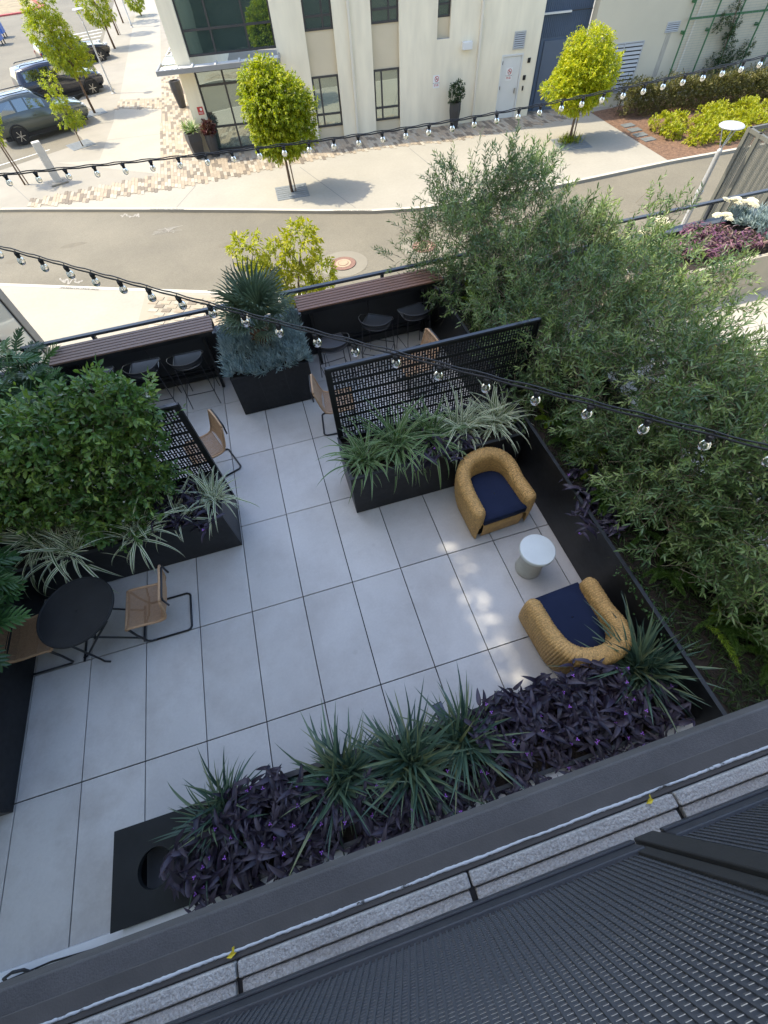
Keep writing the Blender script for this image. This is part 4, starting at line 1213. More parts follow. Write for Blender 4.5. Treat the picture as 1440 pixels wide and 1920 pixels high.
# ribbed metal fixture on that planter's rim
t = thing('ribbed_bracket', 'small ribbed blue-grey metal bracket on the near planter rim among the green blades', 'bracket', (2.28, -1.74, .4))
bl = mat('bluegrey_metal', (.07, .085, .12), .5, var=.1, vs=20)
M_ = Matrix.Translation((2.29, -1.70, .47)) @ Matrix.Rotation(R(6), 4, 'Z')
for k in range(3): part('rib', MB().box(-.04, .045, -.075 + k * .052, -.029 + k * .052, -.01, .012 + .004 * (k % 2), M_), bl, t)
part('backplate', MB().box(-.043, .048, -.08, .085, -.02, -.011, M_), black_metal, t)
part('strap', MB().box(-.02, .03, -.24, -.08, -.012, .004, M_), mat('strap_blue', (.16, .26, .42), .5), t)

# white things at the foot of the wall, lower left
t = thing('metal_hoop', 'small bent metal hoop at the foot of the wall, lower left corner', 'hoop', (-1.2, -2.48, .05))
part('hoop', MB().tube([(-1.62, -2.52, .07), (-1.60, -2.46, .16), (-1.52, -2.44, .19), (-1.45, -2.45, .17), (-1.44, -2.50, .07)], .012, 8), dark_metal, t, smooth=True)
part('foot', MB().box(-1.46, -1.42, -2.52, -2.48, .07, .085), pole_m, t)
o = part('cable', MB().tube([(-2.6, -2.47, .078), (-1.9, -2.5, .08), (-1.3, -2.47, .079), (-.8, -2.50, .08), (-.5, -2.46, .078)], .007, 6), black_metal)
tag(o, 'thin black cable lying on the white kerb at the foot of the wall', 'cable')

# ---- perforated screens --------------------------------------------------------
def screen_mesh(W, Hh, per=.0665, band=.172, frame=.04):
    """sheet with alternating slots and pairs of dots; the holes are real"""
    xs = [0, frame]; cols = []
    n = int((W - 2 * frame) / (per / 2)); p = (W - 2 * frame) / n
    hw = .0085
    zb = []; nb = int((Hh - 2 * frame) / band); bh = (Hh - 2 * frame) / nb
    m_ = MB()

    def rect(x0, x1, z0, z1):
        if x1 - x0 > 1e-6 and z1 - z0 > 1e-6: m_.box(x0, x1, -.002, .002, z0, z1)
    m_.box(0, frame, -.004, .004, 0, Hh); m_.box(W - frame, W, -.004, .004, 0, Hh)
    m_.box(frame, W - frame, -.004, .004, 0, frame); m_.box(frame, W - frame, -.004, .004, Hh - frame, Hh)
    for i in range(n):
        x0 = frame + i * p; xc = x0 + p / 2
        rect(x0, xc - hw, frame, Hh - frame); rect(xc + hw, x0 + p, frame, Hh - frame)
        z = frame
        holes = []
        for b in range(nb):
            zz = frame + b * bh
            lo, hi = zz + .018, zz + bh - .018
            mid = (lo + hi) / 2
            def slot(a, c): holes.append((a, c))
            def dots(a, c):
                L = c - a; holes.append((a + L * .02, a + L * .36)); holes.append((a + L * .62, a + L * .96))
            if i % 2: slot(lo, mid - .006); dots(mid + .006, hi)
            else: dots(lo, mid - .006); slot(mid + .006, hi)
        for a, c in holes:
            rect(xc - hw, xc + hw, z, a); z = c
        rect(xc - hw, xc + hw, z, Hh - frame)
    return m_


scr_m = mat('screen_black', (.008, .0085, .01), .45, spec=.35)
for x, lab, nm in ((-1.86, 'black perforated metal screen overgrown by the white flowered vine', 1), (2.165, 'black perforated metal screen of slots and dots behind the striped grasses', 2)):
    t = thing('privacy_screen', lab, 'screen', (x, 1.625, 0), 0)
    part('sheet', screen_mesh(2.46, 1.12), scr_m, t, world=False, loc=(0, 0, .69))
    for x_ in (-.02, 2.46): part('side_post', MB().box(x_, x_ + .02, -.022, .022, .1, 1.82), scr_m, t, world=False)
    part('top_rail', MB().box(0, 2.46, -.02, .02, 1.80, 1.82), mat('screen_rail', (.03, .033, .04), .35), t, world=False)

# ---- parapet and rail --------------------------------------------------------------
par = thing('parapet', 'low dark parapet wall along the street edge behind the bar counters', 'wall', (3, 4.5, 0))
par_m = mat('parapet_dark', (.024, .026, .03), .5, var=.15, vs=4)
k = 0
x = -2.7
while x < 13.9:
    x2 = min(x + 1.2, 13.9)
    part('panel', MB().box(x + .004, x2 - .004, 4.43, 4.58, -.03, .74), par_m, par)
    x = x2
part('cap', MB().box(-2.75, 13.95, 4.41, 4.60, .742, .765), mat('parapet_cap', (.06, .065, .075), .45, var=.1, vs=5), par)
part('toe', MB().box(-2.7, 13.9, 4.36, 4.42, .02, .14), par_m, par)
rail = thing('guard_rail', 'dark metal guard rail along the street edge of the terrace', 'railing', (3, 4.6, 0))
rail_m = mat('rail_grey', (.05, .055, .065), .4, spec=.5, var=.1, vs=6)
part('top_rail', MB().box(-1.95, 13.9, 4.585, 4.655, 1.015, 1.055), rail_m, rail, bevel=.005)
for x in (-1.9, -.93, .78, 1.96, 3.62, 5.0, 6.6, 8.2, 9.8, 11.4, 13.0):
    part('post', MB().box(x - .025, x + .025, 4.592, 4.648, .77, 1.015), rail_m, rail)

# ---- bar counters ------------------------------------------------------------------
wood_m = mat('brown_decking', (.175, .088, .055), .6, var=.05, vs=3, rand=.1)
wood_l = mat('taupe_decking', (.18, .115, .088), .6, var=.05, vs=3, rand=.08)


def counter(label, x0, x1, wm, group='slatted bar counters'):
    t = thing('bar_counter', label, 'counter', ((x0 + x1) / 2, 4.2, 0), 0, group)
    n = 6; y0, y1 = 4.0, 4.42; p = (y1 - y0) / n
    for k in range(n): part('slat', MB().box(x0, x1, y0 + k * p + .007, y0 + (k + 1) * p - .007, 1.045, 1.07), wm, t, bevel=.003)
    m_ = MB(); m_.box(x0 + .03, x1 - .03, y0 + .01, y0 + .05, .985, 1.044); m_.box(x0 + .03, x1 - .03, y1 - .05, y1 - .01, .985, 1.044)
    for k in range(5):
        xx = x0 + .05 + k * (x1 - x0 - .1) / 4; m_.box(xx - .02, xx + .02, y0 + .05, y1 - .05, .99, 1.044)
    part('frame', m_, black_metal, t)
    for xx in (x0 + .2, x1 - .22):
        part('leg', MB().bar((xx, 4.30, 1.0), (xx, 4.10, 0.0), .045, .06), black_metal, t)
        part('leg', MB().bar((xx, 4.36, 1.0), (xx, 4.34, 0.0), .04, .04), black_metal, t)
    part('foot_rail', MB().bar((x0 + .2, 4.30, .26), (x1 - .22, 4.30, .26), .04, .03), black_metal, t)
    return t


counter('slatted taupe bar counter on the left facing the street', -1.45, .85, wood_l)
counter('slatted brown bar counter on the right facing the street', 2.13, 4.45, wood_m)

# ---- bar stools ----------------------------------------------------------------------
mesh_m = mat('stool_mesh', (.013, .014, .017), .45, spec=.5)
wire_m = mat('stool_wire', (.02, .021, .025), .3, spec=.6)


def make_stool(label, loc, rz):
    t = thing('bar_stool', label, 'stool', loc, rz, 'black wire bar stools')
    # local +y is towards the counter
    arc = [(.235 * math.sin(q), -.05 - .19 * math.cos(q)) for q in np.linspace(-1.35, 1.35, 15)]
    seat = [(-.2, .2), (.2, .2)] + [(x * .88, y * .85) for x, y in reversed(arc)]
    seat = [(-.205, .2), (-.215, -.06)] + [(x * .93, y * .9) for x, y in arc[1:-1]] + [(.215, -.06), (.205, .2)]
    m_ = MB()
    # woven seat: strips both ways
    m_.prism(seat, .715, .719)
    part('seat', m_, mesh_m, t, world=False)
    part('seat_rim', MB().tube([(x, y, .72) for x, y in seat] + [(seat[0][0], seat[0][1], .72)], .007, 6), wire_m, t, smooth=True, world=False)
    m_ = MB().grid([[(x * .97, y * .95, .745) for x, y in arc], [(x * 1.02, y * 1.05, .79) for x, y in arc], [(x * 1.1, y * 1.16, .845) for x, y in arc]])
    o = part('backrest', m_, mesh_m, t, smooth=True, world=False)
    o.modifiers.new('solid', 'SOLIDIFY').thickness = .004
    top = [(x * 1.1, y * 1.16, .848) for x, y in arc]
    part('back_wire', MB().tube([(-.205, .19, .725)] + [(-.27, .03, .80)] + top + [(.27, .03, .80)] + [(.205, .19, .725)], .006, 6), wire_m, t, smooth=True, world=False)
    part('back_wire', MB().tube([(x * .97, y * .95, .743) for x, y in arc], .005, 6), wire_m, t, smooth=True, world=False)
    for sx in (-1, 1):
        for y0, y1 in ((.18, .22), (-.16, -.22)):
            part('leg', MB().tube([(sx * .19, y0, .715), (sx * .225, y1, .0)], .0075, 6), wire_m, t, world=False)
        part('brace', MB().tube([(sx * .215, .205, .24), (sx * .215, -.205, .24)], .006, 6), wire_m, t, world=False)
    part('footrest', MB().tube([(-.213, .207, .26), (.213, .207, .26)], .007, 6), wire_m, t, world=False)
    part('footrest', MB().tube([(-.213, -.207, .26), (.213, -.207, .26)], .007, 6), wire_m, t, world=False)
    return t


st0 = make_stool('black wire bar stool nearest the palm planter at the left counter', (.33, 3.93, 0), R(-2))
for (x, y, a, lb_) in ((-.31, 3.98, -3, 'black wire bar stool in the middle of the left counter'), (-.98, 4.0, 2, 'black wire bar stool behind the vine at the left counter'),
                     (2.5, 3.55, 6, 'black wire bar stool pulled out beside the palm planter at the right counter'), (3.28, 3.82, -33, 'black wire bar stool turned at an angle at the right counter'),
                     (3.92, 3.86, 8, 'black wire bar stool at the right end of the right counter')):
    copy_tree(st0, (x, y, 0), R(a), lb_)

# ---- rope chairs ----------------------------------------------------------------------
rope_m = mat('tan_rope', (.40, .245, .135), .8, var=.15, vs=40, obj=True, bump=.3, bs=300)
rope_f = mat('tan_rope_frame', (.46, .29, .165), .75, var=.12, vs=30, obj=True)
tube_m = mat('black_tube', (.014, .015, .018), .35, spec=.5)


def rope_chair(label, loc, rz):
    """faces local +x; origin on the floor under the seat front"""
    t = thing('rope_chair', label, 'chair', loc, rz, 'tan rope chairs with black sled frames')
    hw = .225
    prof = [(.0, .435), (-.04, .455), (-.15, .448), (-.28, .432), (-.36, .432), (-.415, .455), (-.45, .52), (-.475, .60), (-.50, .70), (-.525, .80)]
    for sd in (-1, 1):
        p3 = [(x, sd * hw * (1 if z < .5 else 1 - .06 * (z - .5) / .3), z) for x, z in prof]
        part('side_rail', MB().tube(p3, .0155, 8), rope_f, t, smooth=True, world=False)
        leg = [(-.02, sd * hw, .43), (-.015, sd * (hw + .005), .25), (-.03, sd * (hw + .01), .05), (-.06, sd * (hw + .01), .016), (-.12, sd * (hw + .01), .013)]
        part('leg', MB().tube(leg, .0125, 8), tube_m, t, smooth=True, world=False)
    sl = [(-.10, -hw - .01, .013), (-.47, -hw - .01, .013), (-.5, -hw + .005, .013), (-.512, -hw + .03, .013), (-.512, hw - .03, .013), (-.5, hw - .005, .013), (-.47, hw + .01, .013), (-.10, hw + .01, .013)]
    part('sled', MB().tube(sl, .0125, 8), tube_m, t, smooth=True, world=False)
    part('top_bar', MB().tube([(-.525, -hw * .9, .80), (-.532, -hw * .8, .815), (-.535, 0, .818), (-.532, hw * .8, .815), (-.525, hw * .9, .80)], .0155, 8), rope_f, t, smooth=True, world=False)
    part('back_tube', MB().tube([(-.552, -hw * .86, .66), (-.556, -hw * .86, .80), (-.556, -hw * .75, .822), (-.558, 0, .825), (-.556, hw * .75, .822), (-.556, hw * .86, .80), (-.552, hw * .86, .66)], .011, 8), tube_m, t, smooth=True, world=False)
    part('front_bar', MB().tube([(.0, -hw, .435), (.0, hw, .435)], .014, 8), rope_f, t, smooth=True, world=False)
    part('under_tube', MB().tube([(-.2, -hw, .43), (-.22, -.1, .40), (-.22, .1, .40), (-.2, hw, .43)], .010, 6), tube_m, t, world=False)
    # cords
    def along(s_):
        L = [0]
        for a, b in zip(prof[:-1], prof[1:]): L.append(L[-1] + math.dist(a, b))
        s_ *= L[-1]
        for i in range(len(L) - 1):
            if s_ <= L[i + 1]:
                f_ = (s_ - L[i]) / (L[i + 1] - L[i]); return (prof[i][0] + (prof[i + 1][0] - prof[i][0]) * f_, prof[i][1] + (prof[i + 1][1] - prof[i][1]) * f_)
        return prof[-1]
    m_ = MB(); n = 86
    for k in range(n):
        x, z = along((k + .5) / n); w_ = hw * (1 if z < .5 else 1 - .06 * (z - .5) / .3)
        sag = .012 if z < .48 else .02
        dx, dz = (0, -sag) if z < .47 else (-sag, 0)
        m_.tube([(x, -w_, z + .008), (x + dx, -w_ * .4, z + .006 + dz), (x + dx, w_ * .4, z + .006 + dz), (x, w_, z + .008)], .0036, 4, False)
    part('cord', m_, rope_m, t, world=False, kind='stuff')
    return t


rc = rope_chair('tan rope chair with black sled frame facing the round black table from the right', (-.60, .235, 0), R(180))
for (x, y, a, lb_) in ((-1.36, .25, 0, 'tan rope chair partly under split leaves left of the round table'), (.17, 2.27, 180 + 20, 'tan rope chair beyond the left screen, its back to the walkway'),
                     (2.55, 2.60, -7, 'tan rope chair at the left end of the right perforated screen'), (3.42, 3.0, 180 + 8, 'tan rope chair whose back top shows above the right screen')):
    copy_tree(rc, (x, y, 0), R(a), lb_)

# ---- bistro table ----------------------------------------------------------------------
t = thing('bistro_table', 'round black folding metal table by the left planter', 'table', (-.955, .24, 0))
tb = mat('table_black', (.0125, .0135, .015), .55, spec=.35, var=.25, vs=7, bump=.1, bs=220)
part('table_top', MB().lathe([(.33, .700), (.372, .702), (.38, .710), (.38, .722), (.374, .730), (.362, .731), (.355, .7275)], 64), tb, t, world=False)
part('centre_plug', MB().lathe([(.014, .7275), (.014, .731)], 12), black_metal, t, world=False)
for sy in (-.17, .17):
    part('leg', MB().tube([(-.30, sy, .69), (-.02, sy, .38), (.30, sy, .02), (.34, sy, .013)], .012, 8), tube_m, t, smooth=True, world=False)
for sy in (-.2, .2):
    part('leg', MB().tube([(.30, sy, .69), (.02, sy, .38), (-.30, sy, .02), (-.34, sy, .013)], .012, 8), tube_m, t, smooth=True, world=False)
part('foot_bar', MB().tube([(.33, -.22, .013), (.33, .22, .013)], .012, 8), tube_m, t, world=False)
part('foot_bar', MB().tube([(-.33, -.25, .013), (-.33, .25, .013)], .012, 8), tube_m, t, world=False)
part('cross_bar', MB().tube([(0, -.2, .38), (0, .2, .38)], .009, 8), tube_m, t, world=False)
part('leg', MB().tube([(-.10, -.30, .69), (-.12, -.30, .06), (-.10, -.32, .02), (-.04, -.34, .013)], .011, 8), tube_m, t, smooth=True, world=False)

# ---- white drum table ------------------------------------------------------------------
t = thing('side_table', 'round white ceramic drum table between the two wicker armchairs', 'table', (3.895, -.47, 0))
cer = mat('white_ceramic', (.66, .70, .68), .4, var=.04, vs=6, coat=.2)
cer2 = mat('stone_ceramic', (.50, .50, .45), .55, var=.07, vs=12)
part('body', MB().lathe([(.135, 0), (.15, .012), (.152, .03), (.142, .10), (.138, .24), (.15, .36), (.168, .41), (.18, .425)], 40), cer2, t, smooth=True, world=False)
part('table_top', MB().lathe([(.178, .424), (.192, .432), (.196, .45), (.196, .478), (.190, .488), (.180, .490)], 48), cer, t, smooth=False, world=False, bevel=.004)
for a in (2.6, 4.4, .9): part('hole', MB().lathe([(.006, .145), (.006, .152)], 10, M=Matrix.Rotation(a, 4, 'Z') @ Matrix.Translation((0, 0, .37)) @ Matrix.Rotation(math.pi / 2, 4, 'Y')), black_paint, t, world=False)

# ---- wicker armchairs ------------------------------------------------------------------
wick = mat('wicker', (.54, .325, .115), .6, var=.22, vs=30, obj=True, bump=.6, bs=240, v2=.3, v2s=85)
wick2 = mat('wicker_base', (.50, .295, .105), .6, var=.2, vs=18, obj=True, bump=.4, bs=200)


def armchair(label, loc, rz):
    """barrel chair, front towards local -y"""
    t = thing('wicker_armchair', label, 'armchair', loc, rz, 'wicker tub chairs with navy cushions')
    # centre line of the wall in plan: U from front left to front right
    path = []
    W_, F_, RB = .315, -.33, .30
    for k in range(21): path.append((-W_ - .0 + .012 * k / 20, F_ + (.40) * k / 20))
    n_arc = 60
    for k in range(1, n_arc):
        q = math.pi - math.pi * k / n_arc
        ex = abs(math.cos(q)) ** .82 * math.copysign(1, math.cos(q)); ey = abs(math.sin(q)) ** .82
        path.append((.303 * ex, .07 + .30 * ey))
    for k in range(21): path.append((W_ - .012 + .012 * k / 20, F_ + .40 - .40 * k / 20))
    L = [0]
    for a, b in zip(path[:-1], path[1:]): L.append(L[-1] + math.dist(a, b))
    tot = L[-1]
    def at(s_):
        s_ = min(max(s_, 0), tot - 1e-6)
        for i in range(len(L) - 1):
            if s_ <= L[i + 1]:
                f_ = (s_ - L[i]) / max(1e-9, L[i + 1] - L[i]); return Vector((path[i][0] + (path[i + 1][0] - path[i][0]) * f_, path[i][1] + (path[i + 1][1] - path[i][1]) * f_))
        return Vector(path[-1])
    ribs = 78; per = 6; nu = ribs * per
    rows = 46
    P = []
    for iu in range(nu + 1):
        u = iu / nu; s_ = u * tot
        c = at(s_); d = (at(s_ + .02) - at(s_ - .02)).normalized(); nv = Vector((-d.y, d.x))   # left of travel = outside
        back = math.sin(math.pi * min(1, max(0, (u - .17) / .66))) ** 1.3 if .17 < u < .83 else 0
        ztop = .565 + .155 * back
        th = .078 + .004 * back
        endf = min(1, min(u, 1 - u) / .045)
        es = math.sqrt(max(.0, 1 - (1 - endf) ** 2))
        ring = []
        outw = nv
        # section: outer bottom -> outer top -> round -> inner top -> inner bottom
        for iv in range(rows + 1):
            v = iv / rows
            if v < .42:      # outside, bottom to top, tapering in towards the floor
                w_ = v / .42; z = .015 + (ztop - th - .015) * w_; off = th - .055 * (1 - w_) ** 1.5 + .015 * math.sin(math.pi * w_)
            elif v < .62:    # rolled top
                q = (v - .42) / .2 * math.pi; z = ztop - th + th * math.sin(q); off = th * math.cos(q)
            else:
                w_ = (v - .62) / .38; z = (ztop - th) - (ztop - th - .26) * w_; off = -th - .012 * math.sin(math.pi * w_) + .02 * w_
            ph = iu / per * math.pi
            rib = abs(math.sin(ph)) ** .6
            weave = math.sin(v * 95 + (math.pi if (iu // per) % 2 else 0))
            disp = .0062 * (rib - .6) + .002 * weave * rib
            # end rounding
            zz = z
            if es < 1:
                off2 = off * (.25 + .75 * es); zz = .015 + (z - .015) * (1 - .10 * (1 - es))
                push = -.035 * (1 - es)
            else:
                off2, push = off, 0
            if v < .42: nd = (outw, 0)
            elif v < .62: nd = (outw * math.cos((v - .42) / .2 * math.pi), math.sin((v - .42) / .2 * math.pi))
            else: nd = (outw * -1, 0)
            p = c + outw * off2 + nd[0] * disp
            ring.append((p.x, p.y, zz + nd[1] * disp))
        P.append(ring)
    m_ = MB().grid(P)
    # close the two arm ends
    for ring, rev in ((P[0], False), (P[-1], True)):
        cx = sum(p[0] for p in ring) / len(ring); cy = sum(p[1] for p in ring) / len(ring) - .018; cz = sum(p[2] for p in ring) / len(ring)
        b = len(m_.v); m_.v.append((cx, cy, cz)); m_.v += ring
        for i in range(len(ring)):
            j = (i + 1) % len(ring)
            m_.f.append((b, b + 1 + i, b + 1 + j) if not rev else (b, b + 1 + j, b + 1 + i))
    part('shell', m_, wick, t, smooth=True, world=False)
    # front apron and seat deck
    P = []
    for k in range(61):
        x = -.255 + .51 * k / 60
        d_ = .004 * abs(math.sin(k / 60 * 21 * math.pi)) ** .6
        P.append([(x, -.315 - d_, .02), (x, -.335 - d_, .15), (x, -.33 - d_, .27), (x, -.28, .30), (x, .3, .30)])
    part('seat_deck', MB().grid(P), wick2, t, smooth=True, world=False)
    # cushion: D shape
    out = [(-.26, -.345), (.26, -.345)]
    for k in range(25):
        q = math.pi * k / 24
        ex = abs(math.cos(q)) ** .8 * math.copysign(1, math.cos(q)); ey = abs(math.sin(q)) ** .75
        out.append((.262 * ex, .03 + .255 * ey))
    prof = [(.955, .30), (.995, .312), (1.0, .34), (1.0, .385), (.985, .405), (.95, .416), (.7, .424), (.3, .428), (.02, .429)]
    cx, cy = 0, -.05
    m_ = MB().grid([[(cx + (x - cx) * f_, cy + (y - cy) * f_, z) for x, y in out] for f_, z in prof], closed_v=True)
    m_.f = [tuple(reversed(f_)) for f_ in m_.f]
    navy = mat('navy_canvas', (.0135, .021, .052), .85, spec=.2, var=.10, vs=5, bump=.25, bs=600, obj=True)
    cu = part('cushion', m_, navy, t, smooth=True, world=False)
    e_ = [(cx + (x - cx) * .992, cy + (y - cy) * .992, .402) for x, y in out]
    part('piping', MB().tube(e_ + [e_[0]], .005, 6), navy, cu, smooth=True, world=False)
    part('under_frame', MB().box(-.26, .26, -.28, .28, .0, .02), black_paint, t, world=False)
    return t


ac = armchair('wicker tub armchair with navy cushion in front of the striped grass planter', (3.775, .45, 0), R(3))
ac.scale = (1.06, 1.06, 1.04)
copy_tree(ac, (3.885, -1.31, 0), R(180 + 3), 'wicker tub armchair with navy cushion next to the purple plants, its back to the balcony')

# ================================================================== BALCONY RAILING (foreground)
br = thing('balcony_railing', 'black balcony railing with framed mesh panels in the lower right foreground', 'railing', (2, -2.42, 3.4))
rl_m = mat('railing_charcoal', (.036, .039, .046), .5, spec=.45, var=.12, vs=25, bump=.12, bs=300)
YB = -2.405
XP0, XP1 = 2.335, 2.415
for a, b in ((-1.2, XP0), (XP1, 5.5)):
    part('bottom_rail', MB().box(a, b, YB - .02, YB, 3.40, 3.475), rl_m, br, bevel=.004)
    part('rail_bead', MB().box(a, b, YB, YB + .006, 3.405, 3.428), rl_m, br, bevel=.002)
    part('top_rail', MB().box(a, b, YB - .02, YB, 4.42, 4.47), rl_m, br)
part('post', MB().box(XP0 + .012, XP1 - .01, YB - .05, YB + .004, 3.392, 4.5), mat('post_black', (.022, .022, .022), .7, var=.15, vs=30, bump=.25, bs=400), br, bevel=.004)
part('post_flange', MB().box(XP0 - .022, XP0 + .010, YB - .03, YB - .004, 3.43, 4.42), MATS['post_black'], br, bevel=.003)
part('hand_rail', MB().box(-1.2, 5.5, YB - .06, YB + .02, 4.5, 4.54), rl_m, br)
mesh_p = mat('mesh_charcoal', (.062, .068, .080), .5, spec=.5, var=.1, vs=60)
for a, b in ((-.6, XP0 - .022), (XP1, 4.4)):
    m_ = MB()
    px, pz = .0145, .0130
    x = a
    while x < b:                       # front ribs
        m_.box(x, x + .0046, YB - .0108, YB - .0082, 3.47, 4.43); x += px
    z = 3.478
    while z < 4.43:                    # flat strips behind the ribs, a slit between each pair
        m_.box(a, b, YB - .0125, YB - .0112, z, z + .0082)
        z += pz
    part('mesh_panel', m_, mesh_p, br, kind='stuff')

# ================================================================== STRING LIGHTS
bulb_m = bpy.data.materials.new('bulb_glass'); bulb_m.use_nodes = True
_b = bulb_m.node_tree.nodes['Principled BSDF']; _b.inputs['Transmission Weight'].default_value = 1; _b.inputs['Roughness'].default_value = .02; _b.inputs['IOR'].default_value = 1.33; _b.inputs['Base Color'].default_value = (.97, .98, .96, 1)
bulb_in = mat('bulb_inner', (.6, .6, .58), .3)
cable_m = mat('cable_black', (.012, .012, .014), .45)
bulb_me = MB().lathe([(.010, -.024), (.017, -.030), (.025, -.040), (.0300, -.054), (.0305, -.063), (.0275, -.075), (.0185, -.085), (.007, -.090)], 20).mesh('bulb', True); setmat(bulb_me, bulb_m)
stem_me = MB().lathe([(.006, -.032), (.007, -.045), (.004, -.055), (.0075, -.058), (.0075, -.064), (.002, -.066)], 8).mesh('filament', True); setmat(stem_me, bulb_in)
sock_me = MB().lathe([(.012, .012), (.0195, .006), (.0195, -.010), (.0165, -.014), (.0175, -.026), (.0155, -.030)], 10).tube([(-.022, 0, .004), (.022, 0, .004)], .0085, 6).tube([(0, 0, .01), (.006, 0, .034)], .003, 5).mesh('socket'); setmat(sock_me, cable_m)


def string(label, pts_fn, n, twin):
    t = thing('string_light', label, 'string lights', pts_fn(0), 0, 'strings of festoon bulbs')
    P = [Vector(pts_fn(i * .25)) for i in range(n * 4 + 1)]
    part('cable', MB().tube([p + Vector((0, 0, .003 * math.cos(i * math.pi / 2))) for i, p in enumerate(P)], .0062, 6), cable_m, t, smooth=True)
    part('support_wire', MB().tube([p + Vector((twin[0], twin[1], .011 + .005 * math.cos(i * math.pi / 2 + 1))) for i, p in enumerate(P)], .0050, 6), cable_m, t, smooth=True)
    d = (Vector(pts_fn(1)) - Vector(pts_fn(0))); az = math.atan2(d.y, d.x)
    for i in range(n + 1):
        c = Vector(pts_fn(i)) - Vector((0, 0, .012))
        tl = (rnd.uniform(-.12, .12), rnd.uniform(-.12, .12), az)
        so = link('socket', sock_me, t, True, loc=c, rot=tl)
        b_ = link('bulb', bulb_me, so); link('filament', stem_me, b_)
    return t


def s1(i):
    f_ = (i - 8) / 18
    return (-.18 + 4.0 * f_, 2.48 - 3.62 * f_, 3.04 - .02 * math.sin(math.pi * min(max(f_, 0), 1)))


def s2(i):
    f_ = (i - 6) / 32
    return (-.58 + 9.59 * f_, 4.33 - .1 * math.sin(math.pi * min(max(f_, 0), 1)), 3.06 - .12 * math.sin(math.pi * min(max(f_, 0), 1)) - .10 * f_)


string('near string of clear globe bulbs crossing the terrace from left to lower right', s1, 31, (.01, .012))
string('far string of clear globe bulbs running above the street rail', s2, 42, (0, .012))
# ================================================================== TERRACE PLANTS
stem_green = mat('green_stem', (.07, .10, .04), .7)
twig_m = mat('twig', (.17, .145, .09), .8, var=.2, vs=20)

# ---- strap-leaved clumps ---------------------------------------------------------
def blade_set(L, W, ears, bend, n=7, fold=.25):
    return [blade_mesh('blade', L * f_, W, e, e - bend * (1.25 - e / 120), n, fold) for e in ears for f_ in (.85, 1.05)]


flax_m = leafmat('leaf_flax', [(.03, .065, .05), (.055, .105, .075), (.085, .145, .095), (.13, .19, .11), (.19, .21, .10)], attr=False, rough=.36, trans=.18, spec=.5)
flax = blade_set(.50, .025, (86, 76, 64, 52, 38, 22, 8), 50)
for me in flax: setmat(me, flax_m)


def clump(name, label, cat, loc, blades, n, sc, group, inner=.05, subs=4, spread=.13, tilt=.3, side=.35, fy=.8):
    """several crowns side by side, so the blades cross each other"""
    t = thing(name, label, cat, loc, 0, group)
    m = len(blades)
    cs = [(spread * math.sqrt(i / subs) * math.cos(i * 2.4 + loc[0] * 9), spread * fy * math.sqrt(i / subs) * math.sin(i * 2.4 + loc[0] * 9), rnd.uniform(.8, 1.1)) for i in range(subs)]
    for k in range(n):
        cx, cy, cs_ = cs[k % subs]
        f_ = min(.999, max(0, (k / n) + rnd.uniform(-.22, .22)))
        me = blades[int(f_ * m)]
        a = k * 2.39996 + rnd.uniform(-.6, .6)
        r = inner * rnd.random()
        s_ = sc * cs_ * rnd.uniform(.6, 1.15)
        link('blade', me, t, loc=(cx + r * math.cos(a), cy + r * math.sin(a), rnd.uniform(-.03, .03)), rot=(rnd.uniform(-side, side), rnd.uniform(-tilt, tilt), a), scale=(s_, s_ * rnd.uniform(.75, 1.1), s_))
    return t


G1 = 'green flax clumps in the near planter'
for (x, y, n, s_, lb_) in ((.30, -1.98, 130, .95, 'green flax clump at the left end of the near planter above the black lid'), (1.30, -2.02, 230, 1.08, 'green flax clump right of the left purple mass in the near planter'),
                           (1.86, -2.08, 280, 1.1, 'largest rosette of green flax in the middle of the near planter'), (2.40, -2.06, 200, 1.0, 'green flax clump left of the right purple mass in the near planter'),
                           (4.18, -1.98, 300, 1.25, 'broad green flax clump beside the lower wicker armchair')):
    clump('flax_clump', lb_, 'plant', (x, y + .09, .46), flax, n, s_ * 1.08, G1)

var_m = leafmat('leaf_striped', [(.06, .12, .035), (.09, .165, .045), (.12, .20, .06)], attr=False, rough=.42, trans=.2, edge=((.80, .82, .62), .42))
var_g = leafmat('leaf_striped_green', [(.05, .12, .035), (.085, .17, .05), (.12, .21, .06)], attr=False, rough=.42, trans=.2, edge=((.46, .54, .33), .72))
va = blade_set(.60, .034, (82, 70, 58, 44, 28), 120, 10, .16)
vg = [m.copy() for m in va]
vb = blade_set(.74, .042, (82, 68, 54, 38, 20), 115, 10, .16)
for m in va + vb: setmat(m, var_m)
for m in vg: setmat(m, var_g)
G2 = 'striped grass clumps in the right planter'
for (x, y, n, s_, st, lb_) in ((2.38, 1.2, 100, 1.05, vg, 'green striped grass at the left corner of the right planter'), (2.80, 1.26, 120, 1.15, vg, 'tall green striped grass second from the left in the right planter'),
                               (3.24, 1.28, 100, 1.1, vg, 'green striped grass in the middle of the right planter'), (3.70, 1.28, 110, 1.1, va, 'cream striped grass behind the upper wicker armchair'),
                               (4.12, 1.26, 110, 1.1, va, 'cream striped grass at the right end of the right planter')):
    clump('striped_grass', lb_, 'plant', (x, y, .68), st, n, s_, G2)
G3 = 'striped grass clumps in the left planter'
